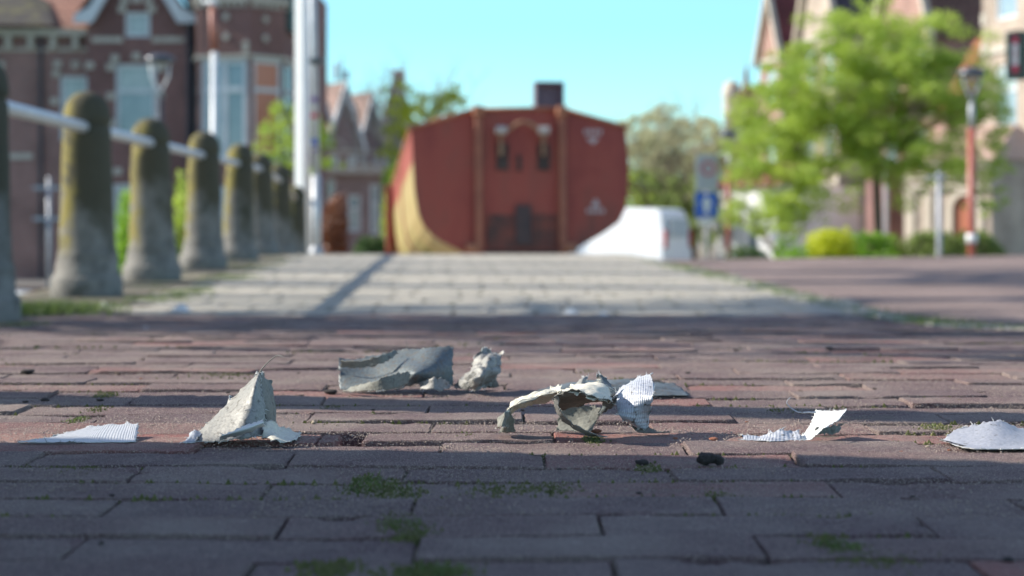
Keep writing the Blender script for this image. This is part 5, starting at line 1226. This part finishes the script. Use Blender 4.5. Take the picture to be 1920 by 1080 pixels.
# orange awning-like roof edge
p = W(1772, 205, 52); t = empty('roofed_annex', (p.x, p.y, p.z - .1), R(-20), 'narrow annex with a bright orange sloping roof just behind the right-hand street lamp', 'building')
mb = MB(); v = [W(1762, 205, 52) , W(1792, 205, 52), W(1850, 70, 54), W(1832, 72, 54)]; v = [x - Vector((p.x, p.y, p.z - .1)) for x in v]
v2 = [x + Vector((0, .35, -.1)) for x in v]; mb.add(v + v2, [(0, 1, 2, 3), (7, 6, 5, 4), (0, 4, 5, 1), (1, 5, 6, 2), (2, 6, 7, 3), (3, 7, 4, 0)])
t.rotation_euler = (0, 0, 0); mb.build('tiles', mat('orange tiles', (.55, .20, .10), (.62, .26, .13), 6, .8), t)
mb = MB(); fz = GROUND - (p.z - .1); mb.prism([(v[1].x - .05, fz), (v[2].x, fz), (v[2].x, v[2].z - .3), (v[1].x - .05, v[1].z - .12)], .5, 3.0); mb.build('wall', M['bk_pink'], t)
# spired corner building
DS = 74; p = W(1384, HY, DS); t = empty('spired_house', (p.x, DS, GROUND), R(-25), 'narrow corner building with a turret and thin finial, left of the green tree', 'house')
zz = lambda py: CAMZ + (HY - py) / F * DS - GROUND
mb = wall(-.55, .55, 0, zz(168), 0, [(-.3, .3, zz(260), zz(200)), (-.3, .3, zz(380), zz(300))]); shell(mb, -.55, .55, 0, 1.2, 0, zz(168)); mb.build('wall', M['bk_pink'], t, fixn=False)
for h in [(-.3, .3, zz(260), zz(200)), (-.3, .3, zz(380), zz(300))]: window(t, *h, 0)
mb = MB(); mb.lathe([(.30, zz(230)), (.36, zz(215)), (.36, zz(178)), (.42, zz(172)), (.30, zz(165)), (.34, zz(158)), (.08, zz(150))], -.3, .1, 0, 14); mb.build('turret', M['creamr'], t, True)
mb = MB(); mb.lathe([(.26, zz(190)), (.26, zz(170)), (.14, zz(160)), (.09, zz(140)), (.11, zz(136)), (.05, zz(130)), (.015, zz(112))], .3, .1, 0, 12); mb.build('spire', M['bk_mid'], t, True)
mb = MB(); mb.cbox(-.6, .6, -.06, .0, zz(196), zz(190), .01); mb.build('stone_band', M['sandst'], t)
# gatehouse with arched door
DG = 44; p = W(1772, HY, DG); t = empty('gatehouse', (p.x, DG, GROUND), R(-42), 'cream and pink porch building with an arched orange-brown door behind the right hedge', 'building')
zz = lambda py: CAMZ + (HY - py) / F * DG - GROUND; gx = lambda v: (v - 1772) / F * DG
a0, a1 = gx(1785), gx(1824); zsp, zap = zz(392), zz(366)
mb = MB(); arch = [(a1, 0), (a1, zsp)] + [((a0 + a1) / 2 + (a1 - a0) / 2 * math.cos(u), zsp + (zap - zsp) * math.sin(u)) for u in [math.pi * k / 10 for k in range(1, 10)]] + [(a0, zsp), (a0, 0)]
H_ = zz(300); X0, X1 = gx(1706), gx(1846)
mb.add([(X0, 0, 0), (a0, 0, 0)] + [(x, 0, z) for x, z in arch[::-1][1:]][:6] + [((a0 + a1) / 2, 0, H_), (X0, 0, H_)], [tuple(range(10))])
t.scale = (1.28, 1, 1)
left = [(X0, 0), (a0, 0), (a0, zsp)] + [(x, z) for x, z in arch[::-1] if z > zsp and x <= (a0 + a1) / 2 + 1e-6] + [((a0 + a1) / 2, H_), (X0, H_)]
right = [(X1, H_), ((a0 + a1) / 2, H_)] + [(x, z) for x, z in arch[::-1] if z > zsp and x >= (a0 + a1) / 2 - 1e-6] + [(a1, zsp), (a1, 0), (X1, 0)]
mb = MB()
for pl in (left, right): mb.add([(x, 0, z) for x, z in pl], [tuple(range(len(pl)))])
shell(mb, X0, X1, 0, 4, 0, H_); mb.build('wall', M['tan'], t, fixn=False)
mb = MB(); mb.prism(arch, .03, .1); mb.build('door', M['door'], t)
mb = MB(); ar2 = [((a0 + a1) / 2 + ((a1 - a0) / 2 + .12) * math.cos(u), zsp + (zap - zsp + .12) * math.sin(u)) for u in [math.pi * k / 14 for k in range(15)]]; ar1 = [((a0 + a1) / 2 + ((a1 - a0) / 2 - .005) * math.cos(u), zsp + (zap - zsp - .005) * math.sin(u)) for u in [math.pi * k / 14 for k in range(15)]]
pts = [(ar2[0][0], 0)] + ar2 + [(ar2[-1][0], 0), (ar1[-1][0], 0)] + ar1[::-1] + [(ar1[0][0], 0)]
for i in range(14): mb.prism([ar1[i], ar2[i], ar2[i + 1], ar1[i + 1]], -.06, -.003)
mb.box(ar1[0][0], ar2[0][0], -.06, -.003, 0, zsp - .002); mb.box(ar2[-1][0], ar1[-1][0], -.06, -.003, 0, zsp - .002); mb.build('door_surround', M['creamr'], t)
mb = MB()
for z in (zz(352), zz(335), zz(305)): mb = MB(); mb.box(X0 - .02, X1 + .02, -.09, -.004, z - .05, z + .07); mb.build('stone_band', M['creamr'], t)
for u0, u1 in ((0, .2), (.42, .56)): mb = MB(); mb.box(X0 + u0, X0 + u1, -.05, -.004, .1, zz(356)); mb.build('pilaster', M['creamr'], t)
mb = MB(); mb.add([(X0 - .1, -.15, H_), (X1 + .1, -.15, H_), (X1 - .3, 2, H_ + .9), (X0 + .3, 2, H_ + .9), (X0 - .1, 4.1, H_), (X1 + .1, 4.1, H_)], [(0, 1, 2, 3), (3, 2, 5, 4), (0, 3, 4), (1, 5, 2)]); mb.build('roof', M['bk_pink'] if 0 else mat('pinkish roof', (.42, .27, .21), (.5, .34, .27), 8, .85), t, fixn=False)
# dark outbuilding between tree trunk and gatehouse
p = W(1688, HY, 46); t = empty('outbuilding', (p.x, 46, GROUND), 0, 'narrow dark brown brick outbuilding between the tree trunk and the porch building', 'building')
zz = lambda py: CAMZ + (HY - py) / F * 46 - GROUND
mb = MB(); mb.box(-.28, .26, 0, 3, 0, zz(305)); mb.build('wall', M['bk_dark'], t); mb = MB(); mb.box(-.32, .3, -.05, 3.05, zz(305) + .002, zz(300)); mb.build('coping', M['pipe'], t)
mb = MB(); mb.tube([(-.36, -.05, 0), (-.36, -.05, zz(310))], .06, 8); mb.build('downpipe', M['galv'], t)
# white low house left under the tree
p = W(1400, HY, 62); t = empty('white_house', (p.x - .35, 62, GROUND), R(-52), 'low white sunlit house glimpsed under the left side of the green tree', 'house')
zz = lambda py: CAMZ + (HY - py) / F * 62 - GROUND
hs = [(-.6, -.1, .3, 1.2), (.5, 1.0, .1, 1.9)]
mb = wall(-1.0, 1.9, 0, zz(350), 0, hs); shell(mb, -1.0, 1.9, 0, 4, 0, zz(350)); mb.build('wall', M['whitepaint'], t, fixn=False)
for h in hs: window(t, *h, 0, mats=('pane', 'pane'))
mb = MB(); mb.add([(-1.1, -.2, zz(350)), (2, -.2, zz(350)), (2, 2.5, zz(300)), (-1.1, 2.5, zz(300))], [(0, 1, 2, 3)]); mb.build('roof', M['tile_r'], t, fixn=False)

# ------------------------------------------------------------------ unseen things added left of the frame to throw shade
CX = -1.45
cab = empty('shade_cabinet', (CX - .35, 1.1, 0), 0, 'tall grey cabinet added unseen beyond the left edge to shade the front bricks', 'cabinet')
mb = MB(); mb.cbox(-.35, .35, -.75, .70, 0, 1.75, .02); mb.build('casing', M['signgrey'], cab)
mb = MB(); mb.cbox(-.38, .38, -.78, .73, 1.752, 1.80, .01); mb.build('cap', M['galv'], cab)
mb = MB(); mb.cbox(.352, .37, -.68, .64, .15, 1.68, .005); mb.build('door', M['signgrey'], cab)
GL = 'unseen trees added left of the frame for shade'
def shade_tree(x, y, h, r, l, depth, seed, label, leaf=None, base=None, ln=10):
    return tree('added_shade_tree', (x, y, gz(y) if base is None else base), h, r, l, depth, label, leaf, .3, ln, .04, seed=seed, group=GL, up=.12, spread=.7)
shade_tree(-1.62, 2.17, 2.2, .055, .9, 2, 51, 'slim young tree added for shade beyond the left edge, level with the scraps')
k = 0  # trees added out of view, each set where its shade crosses the paving
for (y0, X, h, r, dp) in [(6.3, 4.2, 4.2, .085, 3), (5.85, 4.6, 4.5, .12, 3), (5.4, 3.9, 3.9, .13, 3), (4.95, 4.4, 4.2, .07, 3), (4.5, 3.5, 3.4, .05, 2), (4.05, 3.3, 3.2, .035, 2), (3.4, 3.0, 3.0, .025, 2), (2.75, 2.7, 2.6, .02, 2), (7.25, 5.2, 5.0, .08, 3), (9.2, 5.8, 5.6, .15, 3), (11.4, 6.8, 6.2, .2, 3), (13.2, 7.2, 6.6, .2, 3)]:
    yy0 = y0 + X * math.tan(SUN_AZ)
    shade_tree(-X, yy0, h * (.42 if dp == 3 and y0 < 7 else 1), r, .9 + X * .12, dp, 60 + k, 'bare tree added for shade beyond the left edge, number %s along the grassy bank' % ['one', 'two', 'three', 'four', 'five', 'six', 'seven', 'eight', 'nine', 'ten', 'eleven', 'twelve'][k], 'leafG' if dp == 3 else None, -.48 if yy0 < 12.4 else -.6, ln=24 if 4.8 < y0 < 6.5 else 14); k += 1
